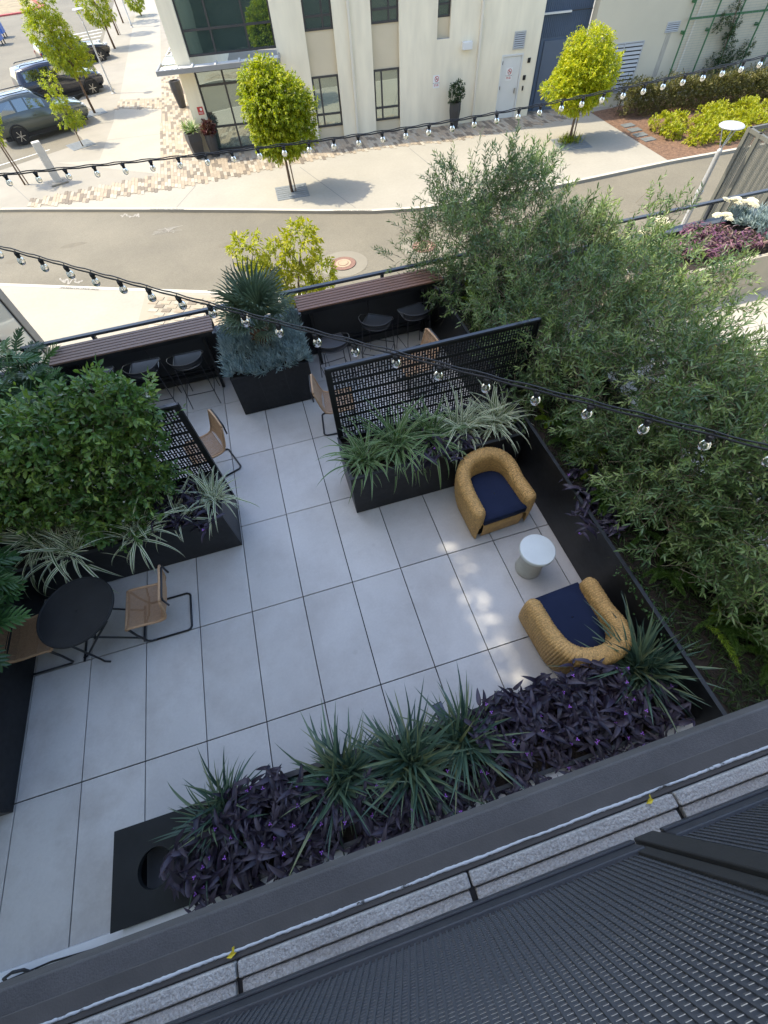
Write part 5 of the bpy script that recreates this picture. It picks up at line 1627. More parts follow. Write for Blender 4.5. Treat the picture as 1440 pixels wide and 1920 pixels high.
for (x, y, n, s_, st, lb_) in ((-1.42, 1.30, 90, 1.1, vb, 'large cream striped grass at the left end of the left planter'), (-1.10, 1.06, 60, 1.0, vb, 'cream striped grass hanging over the round table'),
                               (-.36, 1.04, 44, .9, vb, 'cream striped grass hanging over the middle of the left planter'), (.04, 1.16, 46, .95, va, 'small cream striped grass left of the purple leaves'), (.46, 1.28, 90, .85, va, 'cream striped grass at the right corner of the left planter')):
    clump('striped_grass', lb_, 'plant', (x, y, .63), st, n, s_, G3)

# ---- purple spiderwort -------------------------------------------------------------
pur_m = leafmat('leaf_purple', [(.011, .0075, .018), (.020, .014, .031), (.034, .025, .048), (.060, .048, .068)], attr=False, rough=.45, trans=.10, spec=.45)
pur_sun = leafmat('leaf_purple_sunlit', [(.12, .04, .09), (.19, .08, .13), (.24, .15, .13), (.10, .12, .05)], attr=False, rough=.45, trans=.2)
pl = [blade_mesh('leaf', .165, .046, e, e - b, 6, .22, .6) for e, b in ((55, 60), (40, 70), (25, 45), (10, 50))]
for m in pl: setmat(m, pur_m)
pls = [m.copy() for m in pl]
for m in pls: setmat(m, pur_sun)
flow_m = mat('purple_petal', (.32, .10, .55), .5)
fm = MB()
for k in range(3):
    a = k * 2.094
    fm.poly([(0, 0, 0), (.011 * math.cos(a - .5), .011 * math.sin(a - .5), .004), (.017 * math.cos(a), .017 * math.sin(a), .005), (.011 * math.cos(a + .5), .011 * math.sin(a + .5), .004)])
flower_me = fm.mesh('flower'); setmat(flower_me, flow_m)


def spiderwort(label, loc, n_st, spread, nf, group, leaves=pl, sc=1.0, droop=0.0, lpn=7):
    t = thing('purple_spiderwort', label, 'plant', loc, 0, group)
    m_ = MB(); tips = []
    for k in range(n_st):
        a = k * 2.39996 + rnd.uniform(-.4, .4); r = spread * math.sqrt((k + .5) / n_st)
        b = Vector((r * .75 * math.cos(a), r * .6 * math.sin(a), -.03)); out = Vector((math.cos(a), math.sin(a), 0))
        h = rnd.uniform(.18, .38) * sc
        e = b + out * rnd.uniform(.04, .16) * sc * (1 + droop) + Vector((0, 0, h * (1 - droop * .8)))
        mid = b.lerp(e, .5) + Vector((0, 0, .05))
        m_.tube([b, mid, e], [.005, .004, .003], 5, False)
        for j in range(lpn):
            f_ = (j + .6) / lpn
            p = b.lerp(mid, f_ * 2) if f_ < .5 else mid.lerp(e, f_ * 2 - 1)
            aa = a + (math.pi * .62 if j % 2 else -math.pi * .62) * rnd.uniform(.5, 1.3) + (0 if j < lpn - 2 else rnd.uniform(-1.2, 1.2))
            s_ = sc * rnd.uniform(.45, 1.15)
            link('leaf', leaves[rnd.randrange(len(leaves))], t, loc=p, rot=(rnd.uniform(-.4, .4), rnd.uniform(-.25, .55) + droop * .6, aa), scale=(s_, s_, s_))
        tips.append(e)
    part('stem', m_, mat('purple_stem', (.05, .03, .045), .6), t, world=False, kind='stuff')
    for p in rnd.sample(tips, min(nf, len(tips))):
        link('flower', flower_me, t, loc=p + Vector((rnd.uniform(-.03, .03), rnd.uniform(-.03, .03), .025)), rot=(rnd.uniform(-.5, .5), rnd.uniform(-.5, .5), rnd.uniform(0, 6)))
    return t


G4 = 'purple spiderwort in the near planter'
for (x, y, n, sp, nf, lb_) in ((.16, -2.24, 26, .24, 6, 'purple spiderwort trailing over the black lid of the near planter'), (.66, -2.08, 42, .30, 9, 'purple spiderwort in the left mass of the near planter'),
                               (.98, -2.2, 30, .26, 7, 'purple spiderwort left of the flax rosette in the near planter'), (1.55, -2.3, 16, .2, 4, 'small purple spiderwort under the flax near the balcony edge'),
                               (2.80, -2.04, 38, .28, 9, 'purple spiderwort at the left of the right mass in the near planter'), (3.22, -2.06, 48, .30, 11, 'purple spiderwort in the middle of the right mass'),
                               (3.64, -2.08, 42, .30, 9, 'purple spiderwort under the lower armchair back'), (4.1, -2.3, 14, .2, 3, 'small purple spiderwort below the broad flax clump')):
    spiderwort(lb_, (x, y + .08, .46), int(n * 1.3), sp * 1.1, nf, G4, sc=.92)
pl_row = [.3, .62, .95, 1.28, 1.62, 1.98, 2.3, 2.62, 2.95, 3.3, 3.65, 4.0]
for k, x in enumerate(pl_row):
    spiderwort('purple spiderwort, %s from the left in the row against the balcony edge' % ('first', 'second', 'third', 'fourth', 'fifth', 'sixth', 'seventh', 'eighth', 'ninth', 'tenth', 'eleventh', 'twelfth')[k], (x, -2.33, .44), 13, .2, 3, G4, sc=rnd.uniform(.7, .95), droop=.25)
G5 = 'dark purple plants in the terrace planters'
for (x, y, z, n, sp, lb_, dr) in ((.14, 1.2, .63, 26, .28, 'dark purple plant at the right end of the left planter', .3), (.36, 1.02, .62, 10, .14, 'dark purple leaves hanging over the left planter corner', .7),
                                  (3.05, 1.0, .68, 12, .16, 'dark purple plant at the front of the right planter', .5), (3.45, 1.02, .68, 10, .16, 'dark purple leaves behind the upper wicker armchair', .5),
                                  (4.52, -.45, .8, 16, .2, 'dark purple leaves over the right planter edge beside the drum table', .7), (4.56, .0, .8, 9, .15, 'dark purple leaves over the right planter edge beside the upper armchair', .6),
                                  (4.55, 4.0, .8, 18, .22, 'dark purple plant at the far end of the right planter by the bar counter', .3)):
    spiderwort(lb_, (x, y, z), n, sp, 1, G5, droop=dr, sc=.95)

# ---- split-leaf philodendron ------------------------------------------------------------
def split_leaf(L, W, lobes=8, seed=0):
    r_ = random.Random(seed); m_ = MB()
    m_.tube([(-.26, 0, -.15), (-.12, 0, -.03), (0, 0, 0)], .006, 5, False)
    rib = lambda f_: Vector((L * f_, 0, -.22 * L * f_ ** 2))
    for k in range(12):                                   # narrow blade along the midrib
        f0, f1 = k / 12, (k + 1) / 12
        w0, w1 = .030 * (1 - f0 * .7), .030 * (1 - f1 * .7)
        p, q = rib(f0), rib(f1)
        for sd in (-1, 1):
            qd = [p, q, q + Vector((0, sd * w1, .006)), p + Vector((0, sd * w0, .006))]
            m_.poly(qd if sd > 0 else list(reversed(qd)))
    for k in range(lobes):
        f0 = (k + .35) / (lobes + .2)
        half = W / 2 * (math.sin(math.pi * (.22 + .70 * f0)) ** .7) * r_.uniform(.88, 1.1)
        ang = R(78 - 52 * f0 + r_.uniform(-6, 6))
        for sd in (-1, 1):
            d = Vector((math.cos(ang), sd * math.sin(ang), 0)); n = Vector((-d.y, d.x, 0)) * sd
            o_ = rib(f0); wl = L / lobes * .42
            pts = []
            for t_, wf in ((.06, .65), (.35, 1.0), (.7, .85), (1.0, .12)):
                c = o_ + d * half * t_ * 1.1 + Vector((.06 * half * t_ * t_, 0, .05 * half * t_ - .22 * half * t_ * t_))
                pts.append((c - n * wl * wf, c + Vector((0, 0, -.004)), c + n * wl * wf))
            for i in range(3):
                for j in (0, 1):
                    q = [pts[i][j], pts[i + 1][j], pts[i + 1][j + 1], pts[i][j + 1]]
                    m_.poly(q)
    c = rib(1)
    m_.poly([c + Vector((-.03, -.012, 0)), c + Vector((.05, 0, -.03)), c + Vector((-.03, .012, 0))])
    return m_


phil_m = leafmat('leaf_philodendron', [(.022, .06, .018), (.038, .095, .028), (.062, .14, .04), (.09, .18, .045)], attr=False, rough=.33, trans=.2, spec=.5)
ph = []
for k in range(4):
    me = split_leaf(.34 - .03 * k, .27 - .02 * (k % 2), 8 + k % 2, k).mesh('leaf', False); setmat(me, phil_m); ph.append(me)


def philodendron(label, loc, n, sc, group, amin=0, amax=6.283, tilt=(-.7, .5), rad=.3):
    t = thing('philodendron', label, 'plant', loc, 0, group)
    for k in range(n):
        a = amin + (amax - amin) * ((k * .618) % 1)
        h = rnd.uniform(.12, .5) * sc; r = rad * rnd.uniform(.3, 1.1) * sc
        s_ = sc * rnd.uniform(.8, 1.15)
        link('leaf', ph[rnd.randrange(4)], t, loc=(r * math.cos(a), r * math.sin(a), h), rot=(rnd.uniform(-.35, .35), rnd.uniform(*tilt), a + rnd.uniform(-.3, .3)), scale=(s_,) * 3)
    m_ = MB()
    for k in range(5): a = k * 1.25; m_.tube([(0, 0, -.1), (.05 * math.cos(a), .05 * math.sin(a), .1), (.15 * math.cos(a), .15 * math.sin(a), .28 * sc)], .008, 5)
    part('stalks', m_, stem_green, t, world=False)
    return t


G6 = 'split leaf plants along the left side'
for (x, y, z, n, s_, lb_, am, ax, rad) in ((-1.95, 4.05, .75, 46, 1.05, 'big split leaf plant at the far left by the left counter', 0, 6.28, .34), (-2.2, 3.3, .75, 40, 1.05, 'split leaf plant behind the vine at the left edge', 0, 6.28, .34),
                                           (-1.65, 3.55, .72, 26, .95, 'split leaf plant reaching towards the left counter stools', 0, 6.28, .3), (-2.1, 2.5, .75, 24, 1.0, 'split leaf plant half under the vine at the left edge', 0, 6.28, .3),
                                           (-1.82, .60, .85, 34, .95, 'split leaf plant above the left rope chair', -1.4, 1.4, .25), (-1.80, .16, .85, 26, .95, 'split leaf plant drooping over the left rope chair seat', -1.2, 1.2, .22), (-1.72, -.85, .82, 14, .85, 'split leaf plant at the lower left edge above the black planter', -1.0, 1.0, .2)):
    philodendron(lb_, (x, y, z), n, s_, G6, am, ax, rad=rad)

# ---- flowering vine on the left screen ------------------------------------------------------
vn = thing('flowering_vine', 'glossy green vine with small white flowers smothering the left screen', 'vine', (-.8, 1.5, .65))
lob = [(-1.55, 1.52, 1.55, .42, .26, .42), (-1.15, 1.48, 1.35, .5, .30, .5), (-.75, 1.45, 1.65, .5, .32, .48), (-.35, 1.46, 1.85, .48, .30, .36), (.02, 1.5, 1.9, .36, .28, .26), (.26, 1.56, 1.98, .2, .2, .16), (-.05, 1.44, 1.5, .24, .2, .3),
       (-.62, 1.28, 1.05, .34, .26, .42), (-.5, 1.12, .8, .26, .2, .22), (-1.1, 1.66, 1.85, .55, .3, .3), (-1.75, 1.5, 1.2, .3, .25, .35), (.05, 1.7, 2.05, .3, .22, .22), (-.1, 1.4, 1.2, .3, .22, .35), (.12, 1.46, 1.62, .22, .2, .28)]
P, Nn, cr = clumped(lob, 3000, 4, .05, .55, .22, 6, 21, .32)
k = (P[:, 2] < .7) & (P[:, 1] > .95)
P, Nn, cr = P[~k], Nn[~k], cr[~k]
B, D, L, rv, A, sl = shoots(P, Nn, 7, .12, .068, .95, .15, .5, .1)
rv = np.clip(rv * .5 + np.repeat(cr, 7) * .42, 0, 1)
P2, N2 = crown_points(lob, 150, .95, 0, 1, 5, .3)                       # long loose shoots
k = P2[:, 2] > .75
B2, D2, L2, rv2, A2, sl2 = shoots(P2[k], N2[k], 8, .30, .062, .9, .45, .3, .0)
B, D, L, rv = np.concatenate([B, B2]), np.concatenate([D, D2]), np.concatenate([L, L2]), np.concatenate([rv, np.clip(rv2 * .6 + .3, 0, 1)])
P, A, sl = np.concatenate([P, P2[k]]), np.concatenate([A, A2]), np.concatenate([sl, sl2])
vl_m = leafmat('leaf_vine', [(.03, .075, .02), (.055, .13, .03), (.095, .185, .04), (.165, .26, .048), (.26, .34, .06)], rough=.36, trans=.2, spec=.55)
part('foliage', leafmesh('foliage', B, D, L, L * .48, flat=.6, rv=rv), vl_m, vn, kind='stuff')
part('stem', stems_mesh('stem', P, A, sl, .0025), twig_m, vn, kind='stuff')
m_ = MB()
for k in range(7):
    x = -1.6 + k * .28
    m_.tube([(x, 1.3, .6), (x + .05, 1.5, 1.0), (x - .04, 1.58, 1.5), (x + .06, 1.58, 1.85)], [.012, .010, .008, .005], 6)
part('main_stem', m_, twig_m, vn)
fm = MB()
for k in range(5):
    a = k * 1.2566
    fm.poly([(0, 0, 0), (.010 * math.cos(a - .3), .010 * math.sin(a - .3), .003), (.016 * math.cos(a + .2), .016 * math.sin(a + .2), .002), (.009 * math.cos(a + .5), .009 * math.sin(a + .5), .003)])
jas = fm.mesh('flower'); setmat(jas, mat('white_petal', (.72, .72, .62), .6))
Pf, Nf = crown_points([(l[0], l[1], l[2], l[3] * 1.12, l[4] * 1.12, l[5] * 1.12) for l in lob], 150, .97, 0, 1, 3, .2)
for p, n_ in zip(Pf, Nf):
    if p[2] < .8 or p[0] < -1.7: continue
    for q in range(rnd.choice((1, 1, 2, 3))):
        link('flower', jas, vn, True, loc=(p[0] + rnd.uniform(-.025, .025), p[1] + rnd.uniform(-.025, .025), p[2] + rnd.uniform(0, .02)), rot=(rnd.uniform(-.6, .6), rnd.uniform(-.6, .6), rnd.uniform(0, 6)))

# ---- willow-leaved shrubs on the right -----------------------------------------------------
ol_m = leafmat('leaf_willowy', [(.036, .070, .030), (.064, .117, .043), (.105, .172, .056), (.18, .25, .078), (.28, .34, .11)], rough=.38, trans=.24, spec=.5)


def willow(label, base, lobes, n, seed, k=15):
    t = thing('willowy_shrub', label, 'shrub', base, 0, 'willowy shrubs in the right planter')
    rg = random.Random(seed)
    tips = [(l[0] + rg.uniform(-.4, .4) * l[3], l[1] + rg.uniform(-.4, .4) * l[4], l[2] + rg.uniform(0, .5) * l[5]) for l in lobes for _ in range(4)]
    part('trunk', limb_tree(base, tips, .03, rg, .3), twig_m, t, smooth=True)
    P, Nn, cr = clumped(lobes, int(n * 1.35), 6, .075, .42, .30, 3.4, seed, .28)
    B, D, L, rv, A, sl = shoots(P, Nn, k, .24, .070, .92, .28, .4, 0.0)
    rv = np.clip(rv * .62 + np.repeat(cr, k) * .42, 0, 1)
    k1 = B[:, 2] > .75
    part('foliage', leafmesh('foliage', B[k1], D[k1], L[k1], L[k1] * .225, flat=.62, fold=.12, curl=.06, rv=np.clip(rv[k1] ** 1.05, 0, 1)), ol_m, t, kind='stuff')
    part('twigs', stems_mesh('twigs', P, A, sl, .0036), twig_m, t, kind='stuff')
    return t


willow('willowy shrub farthest along the right planter, behind the right bar counter', (5.1, 4.05, .75), [(4.95, 4.35, 1.35, .95, .85, .65), (5.35, 4.7, 1.75, .9, .8, .6), (4.75, 4.0, 1.0, .6, .6, .35), (5.95, 4.5, 1.45, .8, .9, .6)], 1150, 31)
willow('willowy shrub second from the far end of the right planter', (5.3, 2.9, .75), [(5.35, 3.1, 1.45, .9, .8, .6), (6.0, 3.2, 1.4, .9, .9, .6), (4.85, 2.6, 1.2, .6, .6, .45), (6.7, 3.0, 1.15, .7, .8, .5)], 950, 32)
willow('willowy shrub right of the perforated screen end', (5.35, 1.7, .75), [(5.25, 1.75, 1.4, .85, .75, .6), (4.8, 1.9, 1.25, .5, .6, .4), (6.0, 1.8, 1.5, .8, .8, .55), (5.15, 1.2, 1.1, .55, .6, .4), (6.6, 1.7, 1.15, .5, .8, .5)], 900, 33)
willow('willowy shrub beside the upper wicker armchair', (5.4, .5, .75), [(5.4, .5, 1.45, .75, .75, .6), (6.0, .6, 1.45, .7, .75, .55), (5.6, .1, 1.85, .55, .5, .35), (6.4, .4, 1.2, .5, .7, .5)], 900, 34)
willow('nearest willowy shrub at the right edge, beside the lower armchair', (5.45, -.75, .75), [(5.4, -.6, 1.45, .7, .75, .6), (6.0, -.5, 1.45, .6, .8, .5), (5.5, -1.2, 1.4, .6, .55, .5), (5.1, -.5, 1.15, .45, .6, .35)], 1250, 35)

willow('thin open sprays of the willowy shrubs reaching over the sunlit terrace', (6.0, 2.6, .75), [(7.1, 3.3, 1.35, .75, 1.0, .5), (7.0, 1.9, 1.4, .65, .9, .5), (6.9, .6, 1.3, .55, .8, .45)], 420, 36)
willow('low leafy shrub along the right planter edge beside the drum table', (5.0, -.6, .75), [(4.95, -1.0, 1.05, .35, .5, .28), (4.95, .1, 1.05, .35, .5, .28), (5.15, -1.6, 1.1, .4, .4, .3)], 420, 37)

# ---- foxtail ferns ---------------------------------------------------------------------------
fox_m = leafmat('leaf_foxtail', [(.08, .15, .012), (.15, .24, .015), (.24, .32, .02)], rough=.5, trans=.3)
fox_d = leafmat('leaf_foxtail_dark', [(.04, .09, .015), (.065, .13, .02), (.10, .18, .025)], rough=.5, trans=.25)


def plume(p0, p1, p2, r, n):
    t = rng.random(n) ** .9
    p0, p1, p2 = (np.array(q, float) for q in (p0, p1, p2))
    P = ((1 - t) ** 2)[:, None] * p0 + (2 * t * (1 - t))[:, None] * p1 + (t ** 2)[:, None] * p2
    T = nrm((2 * (1 - t))[:, None] * (p1 - p0) + (2 * t)[:, None] * (p2 - p1))
    S = nrm(np.cross(T, rng.normal(size=(n, 3))))
    rr = r * np.sqrt(np.maximum(.08, np.sin(np.pi * np.clip(.12 + t * .86, 0, 1))))
    return leafmesh('plume', P, nrm(S + T * .8), rr * 1.25, .0045, quad=False, flat=.2)


G7 = 'foxtail ferns in the right planter'
RP = lambda n, s_, sd: [((rr.uniform(-.1, .1), rr.uniform(-.1, .1), 0), (s_ * .55 * math.cos(a_), s_ * .55 * math.sin(a_), s_ * rr.uniform(.5, .8)), (s_ * math.cos(a_ + .3), s_ * math.sin(a_ + .3), s_ * rr.uniform(.1, .5))) for rr in [random.Random(sd)] for a_ in [rr.uniform(0, 6.28) for _ in range(n)]]
for (x, y, z, lb_, pls_, m_l) in (
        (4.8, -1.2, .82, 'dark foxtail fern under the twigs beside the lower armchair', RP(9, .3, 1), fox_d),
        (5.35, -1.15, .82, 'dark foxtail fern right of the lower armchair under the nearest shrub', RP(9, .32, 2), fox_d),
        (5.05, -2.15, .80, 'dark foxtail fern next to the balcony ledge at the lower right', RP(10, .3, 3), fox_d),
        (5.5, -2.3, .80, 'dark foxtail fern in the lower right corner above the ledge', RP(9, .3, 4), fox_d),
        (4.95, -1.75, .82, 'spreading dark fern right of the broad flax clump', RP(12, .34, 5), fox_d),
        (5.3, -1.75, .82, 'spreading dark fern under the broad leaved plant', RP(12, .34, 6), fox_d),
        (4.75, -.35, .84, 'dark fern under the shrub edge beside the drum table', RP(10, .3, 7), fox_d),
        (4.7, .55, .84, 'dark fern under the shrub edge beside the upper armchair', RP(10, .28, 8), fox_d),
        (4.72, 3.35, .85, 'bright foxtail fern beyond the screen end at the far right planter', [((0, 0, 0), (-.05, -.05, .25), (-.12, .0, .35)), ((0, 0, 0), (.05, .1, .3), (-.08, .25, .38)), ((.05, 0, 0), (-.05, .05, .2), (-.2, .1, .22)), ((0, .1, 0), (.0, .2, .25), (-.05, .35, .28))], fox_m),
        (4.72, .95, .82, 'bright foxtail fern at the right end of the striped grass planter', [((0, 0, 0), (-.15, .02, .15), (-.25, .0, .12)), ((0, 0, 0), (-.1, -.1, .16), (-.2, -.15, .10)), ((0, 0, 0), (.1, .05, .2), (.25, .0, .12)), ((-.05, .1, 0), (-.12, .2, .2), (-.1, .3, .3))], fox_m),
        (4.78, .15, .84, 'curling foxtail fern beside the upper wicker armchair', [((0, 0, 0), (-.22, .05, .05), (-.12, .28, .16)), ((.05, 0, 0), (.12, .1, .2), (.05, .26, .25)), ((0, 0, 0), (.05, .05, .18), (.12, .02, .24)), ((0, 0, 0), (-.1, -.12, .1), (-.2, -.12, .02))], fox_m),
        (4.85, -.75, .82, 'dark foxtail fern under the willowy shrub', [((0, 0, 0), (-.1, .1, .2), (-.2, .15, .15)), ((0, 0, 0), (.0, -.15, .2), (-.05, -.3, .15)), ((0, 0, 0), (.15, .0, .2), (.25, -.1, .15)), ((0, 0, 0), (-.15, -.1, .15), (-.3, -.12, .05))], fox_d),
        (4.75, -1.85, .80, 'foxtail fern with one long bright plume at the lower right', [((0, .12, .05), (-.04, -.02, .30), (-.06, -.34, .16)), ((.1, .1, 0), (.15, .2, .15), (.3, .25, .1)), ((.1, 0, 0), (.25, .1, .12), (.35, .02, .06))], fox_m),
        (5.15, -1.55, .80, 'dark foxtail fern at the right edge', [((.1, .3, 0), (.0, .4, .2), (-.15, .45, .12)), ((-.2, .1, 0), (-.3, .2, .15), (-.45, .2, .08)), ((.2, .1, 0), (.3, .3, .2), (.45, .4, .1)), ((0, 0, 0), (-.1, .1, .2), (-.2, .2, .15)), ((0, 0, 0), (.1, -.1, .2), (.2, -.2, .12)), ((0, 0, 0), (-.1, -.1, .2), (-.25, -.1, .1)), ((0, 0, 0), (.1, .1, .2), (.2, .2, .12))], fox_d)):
    t = thing('foxtail_fern', lb_, 'fern', (x, y, z), 0, G7)
    for q in pls_: part('plume', plume(*q, .036, 420), m_l, t, world=False, kind='stuff')
# broad-leaved plant lower right
t = thing('broad_leaf_plant', 'broad leaved green plant at the right edge above the balcony ledge', 'plant', (5.35, -1.95, .8))
hl = [blade_mesh('leaf', .30, .12, e, e - 50, 7, .18, .7) for e in (60, 40, 20)]
hm = leafmat('leaf_broad', [(.04, .10, .02), (.08, .15, .03), (.12, .19, .05)], attr=False, rough=.35, trans=.2)
for m in hl: setmat(m, hm)
for k in range(20): link('leaf', hl[k % 3], t, loc=(0, 0, .02 * (k % 4)), rot=(rnd.uniform(-.2, .2), rnd.uniform(-.2, .2), k * 2.4), scale=(rnd.uniform(.8, 1.15),) * 3)
# low creeping cover and fine grass in the right planter
n = 9000
P = np.stack([rng.uniform(4.5, 5.7, n), rng.uniform(-2.5, 4.3, n), np.full(n, .80)], 1)
o = part('ground_cover', leafmesh('ground_cover', P, nrm(rng.normal(size=(n, 3)) * .8 + np.array([0, 0, .7])), .09 + .07 * rng.random(n), .012, quad=False), leafmat('leaf_cover', [(.02, .04, .012), (.035, .065, .018), (.06, .10, .024)]))
tag(o, 'low dark green ground cover under the shrubs in the right planter', 'ground cover', kind='stuff')
t = thing('trailing_plant', 'pale green creeper trailing down the right planter beside the lower armchair', 'plant', (4.5, -1.3, .8))
n = 420
q = rng.random(n)
P = np.stack([4.46 + rng.normal(size=n) * .035 - .02, -1.0 - .75 * q + rng.normal(size=n) * .05, .86 - .12 * rng.random(n)], 1)
part('foliage', leafmesh('foliage', P, nrm(rng.normal(size=(n, 3)) + np.array([-.5, 0, .2])), .03, .016), leafmat('leaf_creeper', [(.04, .10, .03), (.07, .14, .04)]), t, kind='stuff')
t = thing('grass_tuft', 'fine green grass tuft beyond the right end of the perforated screen', 'plant', (4.62, 2.85, .8))
fg = [blade_mesh('blade', .3, .007, e, e - 50, 5, .1) for e in (80, 60, 40)]
fgm = leafmat('leaf_fine', [(.07, .13, .03), (.11, .18, .04)], attr=False)
for m in fg: setmat(m, fgm)
for k in range(110): link('blade', fg[k % 3], t, loc=(rnd.uniform(-.12, .12), rnd.uniform(-.25, .25), 0), rot=(rnd.uniform(-.2, .2), 0, rnd.uniform(0, 6.28)), scale=(rnd.uniform(.7, 1.1),) * 3)

# ---- fan palm and blue chalk sticks ----------------------------------------------------------
pm_ = thing('fan_palm', 'small fan palm in the middle planter', 'palm', (1.52, 3.85, .65))
tk = MB().lathe([(.10, 0), (.13, .08), (.13, .22), (.11, .34), (.07, .40), (.02, .42)], 14)
part('trunk', tk, mat('palm_fibre', (.10, .055, .03), .95, var=.4, vs=30, bump=1, bs=50, obj=True), pm_, world=False, smooth=True)
for k in range(46):
    a = k * 2.4; z = .06 + .3 * (k / 46)
    part('leaf_base', MB().bar((.11 * math.cos(a), .11 * math.sin(a), z), (.17 * math.cos(a), .17 * math.sin(a), z + .06), .03, .012), mat('palm_boot', (.16, .09, .045), .9, rand=.3), pm_, world=False)
fan_m = leafmat('leaf_fan', [(.06, .095, .06), (.10, .15, .09), (.16, .21, .13)], attr=False, rough=.45, trans=.12)


def fan(n, L, arc, seed):
    r_ = random.Random(seed); m_ = MB()
    m_.tube([(0, 0, 0), (.14, 0, .03), (.28, 0, .03)], [.010, .007, .006], 5)
    for k in range(n):
        a = R(-arc / 2 + arc * (k + .5) / n); l_ = L * (1 - .28 * (abs(a) / R(arc / 2)) ** 2) * r_.uniform(.92, 1.05)
        d = Vector((math.cos(a), math.sin(a), 0)); s_ = Vector((-math.sin(a), math.cos(a), 0))
        o_ = Vector((.28, 0, .03)); wd = .028
        cup = .10 * abs(math.sin(a))
        p = [o_, o_ + d * l_ * .45 + Vector((0, 0, .03 + cup * .4)), o_ + d * l_ * .8 + Vector((0, 0, .02 + cup * .5)), o_ + d * l_ + Vector((0, 0, -.015 + cup * .4))]
        ws = [.004, wd, wd * .75, .001]
        row = [[q - s_ * w_ / 2 + Vector((0, 0, .006)) for q, w_ in zip(p, ws)], [q for q in p], [q + s_ * w_ / 2 + Vector((0, 0, .006)) for q, w_ in zip(p, ws)]]
        m_.grid(row)
    return m_


fans = []
for k in range(4):
    me = fan(22, .43 - .02 * k, 190 + 12 * k, k).mesh('frond', False); setmat(me, fan_m); fans.append(me)
for k in range(16):
    a = k * 2.39996 + .6; e = R(78 - 70 * (k / 15))
    s_ = rnd.uniform(.85, 1.08)
    link('frond', fans[k % 4], pm_, loc=(.03 * math.cos(a), .03 * math.sin(a), .40), rot=(rnd.uniform(-.3, .3), -e, a), scale=(s_ * (1.25 if k < 9 else 1.0),) * 3)

sen_m = leafmat('leaf_chalkstick', [(.09, .15, .16), (.19, .28, .28), (.30, .39, .38), (.40, .48, .46)], rough=.55, trans=.05, spec=.3)


def chalksticks(label, x0, x1, y0, y1, z, n, h=.14, over=.03):
    t = thing('chalk_sticks', label, 'succulent', ((x0 + x1) / 2, (y0 + y1) / 2, z), 0, 'blue succulents')
    P = np.stack([rng.uniform(x0 - over, x1 + over, n), rng.uniform(y0 - over, y1 + over, n), np.zeros(n)], 1)
    P[:, 2] = z + h * (.5 + .5 * wob(P * 1.0, 5, 2)) * .8 + .03 * rng.random(n)
    c = np.array([(x0 + x1) / 2, (y0 + y1) / 2, 0]); e = (P - c) / np.array([(x1 - x0) / 2, (y1 - y0) / 2, 1]); e[:, 2] = 0
    Nn = nrm(e ** 3 * .9 + np.array([0, 0, .9]) + rng.normal(size=(n, 3)) * .25)
    B, D, L, rv, A, sl = shoots(P, Nn, 8, .08, .088, .62, .35, .4)
    nn = len(B)
    S = nrm(np.cross(D, rng.normal(size=(nn, 3)))); T = np.cross(D, S); r = .0062
    M1 = B + D * (L * .6)[:, None] + np.array([0, 0, 1.]) * (L * .06)[:, None]; E = B + D * L[:, None] + np.array([0, 0, 1.]) * (L * .22)[:, None]
    V = []
    for q, rr in ((B, r * .8), (M1, r), (E, r * .15)):
        for a in (0, 2.094, 4.189): V.append(q + (S * math.cos(a) + T * math.sin(a)) * rr)
    V = np.stack(V, 1).reshape(-1, 3); i = np.arange(nn)[:, None] * 9
    F = np.concatenate([i + np.array([[b + s0, b + s1, b + 3 + s1, b + 3 + s0]]) for b in (0, 3) for s0, s1 in ((0, 1), (1, 2), (2, 0))], 1).reshape(-1, 4)
    me = mesh_np('foliage', V, F, np.repeat(rv, 6)); me.polygons.foreach_set('use_smooth', [True] * len(me.polygons))
    part('foliage', me, sen_m, t, kind='stuff')
    return t


chalksticks('blue-green chalk sticks filling the middle planter round the palm', .93, 2.05, 3.30, 4.38, .66, 1000, .16)

# ================================================================== RIGHT TERRACE PLANTER (sunlit)
beige = mat('beige_planter', (.40, .36, .28), .85, var=.08, vs=3)
t = thing('planter', 'long beige planter on the sunlit terrace beyond the shrubs', 'planter', (10.5, 4, 0))
m_ = MB(); m_.box(7.6, 13.8, 3.25, 3.32, 0, .72); m_.box(7.6, 7.67, 3.32, 4.4, 0, .72); m_.box(13.73, 13.8, 3.32, 4.4, 0, .72)
part('panel', m_, beige, t)
part('soil', MB().box(7.67, 13.73, 3.32, 4.4, .1, .67), soil_m, t)
for k, (x, y) in enumerate(((8.75, 3.85), (9.15, 3.62), (9.5, 3.95), (9.85, 3.62), (9.3, 4.2))):
    spiderwort(('sunlit magenta purple plant at the left of the beige planter', 'sunlit magenta purple plant at the front of the beige planter', 'sunlit magenta purple plant in the middle of the purple mass', 'sunlit magenta purple plant beside the blue succulents', 'sunlit magenta purple plant next to the rail beyond the shrubs')[k], (x, y, .72), 46, .34, 0, 'sunlit purple plants', pls, .62)
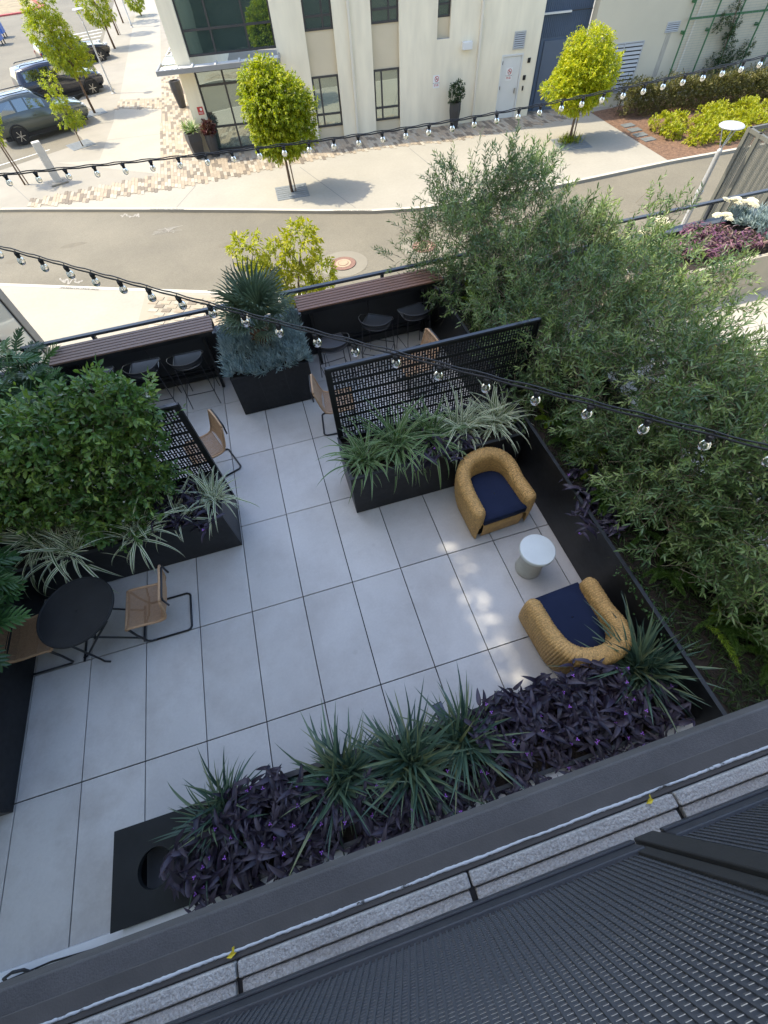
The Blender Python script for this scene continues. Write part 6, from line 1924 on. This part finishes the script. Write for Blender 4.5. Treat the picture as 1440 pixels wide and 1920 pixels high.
chalksticks('sunlit blue-green chalk sticks at the right edge', 10.1, 13.5, 3.35, 4.38, .68, 1400, .26)
wf = MB()
for k in range(60):
    a = k * 2.4; r = .075 * math.sqrt(k / 60)
    p = Vector((r * math.cos(a), r * math.sin(a), .03 * (1 - k / 60)))
    wf.poly([p + Vector((-.012, -.008, .004)), p + Vector((.012, -.01, .008)), p + Vector((.012, .01, .004)), p + Vector((-.01, .012, .008))])
wfm = wf.mesh('flower_head'); setmat(wfm, mat('cream_flower', (.70, .66, .46), .7, var=.15, vs=60, obj=True))
for k, (x, y, z, lb_) in enumerate(((9.95, 4.4, 1.12, 'cream flower cluster against the rail above the purple plants'), (10.25, 4.3, 1.08, 'cream flower cluster at the edge of the blue succulents'), (9.7, 4.2, 1.0, 'white flower head among the sunlit purple plants'),
                               (8.45, 4.3, 1.1, 'cream flower cluster behind the far willowy shrub'), (8.15, 4.1, 1.05, 'cream flower cluster half hidden by willowy twigs'))):
    t = thing('cream_flowers', lb_, 'flower', (x, y, .65), 0, 'cream flowers beyond the shrubs')
    part('stem', MB().tube([(0, 0, 0), (.02, .01, z - .67)], .006, 5).tube([(0, 0, .1), (.1, .03, z - .7)], .005, 5), stem_green, t, world=False)
    for dx, dy, dz in ((0, 0, 0), (.11, .03, -.03), (-.08, .06, -.02), (.03, -.09, -.03)):
        link('flower_head', wfm, t, loc=(.02 + dx, .01 + dy, z - .65 + dz), rot=(rnd.uniform(-.4, .2), rnd.uniform(-.3, .3), rnd.uniform(0, 6)))
# small yellow wrappers of petal on the ledge
ym = mat('yellow_petal', (.55, .42, .02), .6)
for k, (x, y, lb_) in enumerate(((1.345, -2.332, 'small yellow petal lying on the ledge at the lower left'), (2.43, -2.345, 'small yellow leaf lying on the blocks by the railing post'))):
    m_ = MB(); m_.poly([(-.012, -.003, .002), (0, -.006, .006), (.012, 0, .003), (.002, .006, .005)]).poly([(.002, .0, .004), (.004, .012, .007), (.009, .013, .004), (.007, .001, .003)])
    o = part('fallen_petal', m_, ym, loc=(x, y, 3.396)); tag(o, lb_, 'petal')
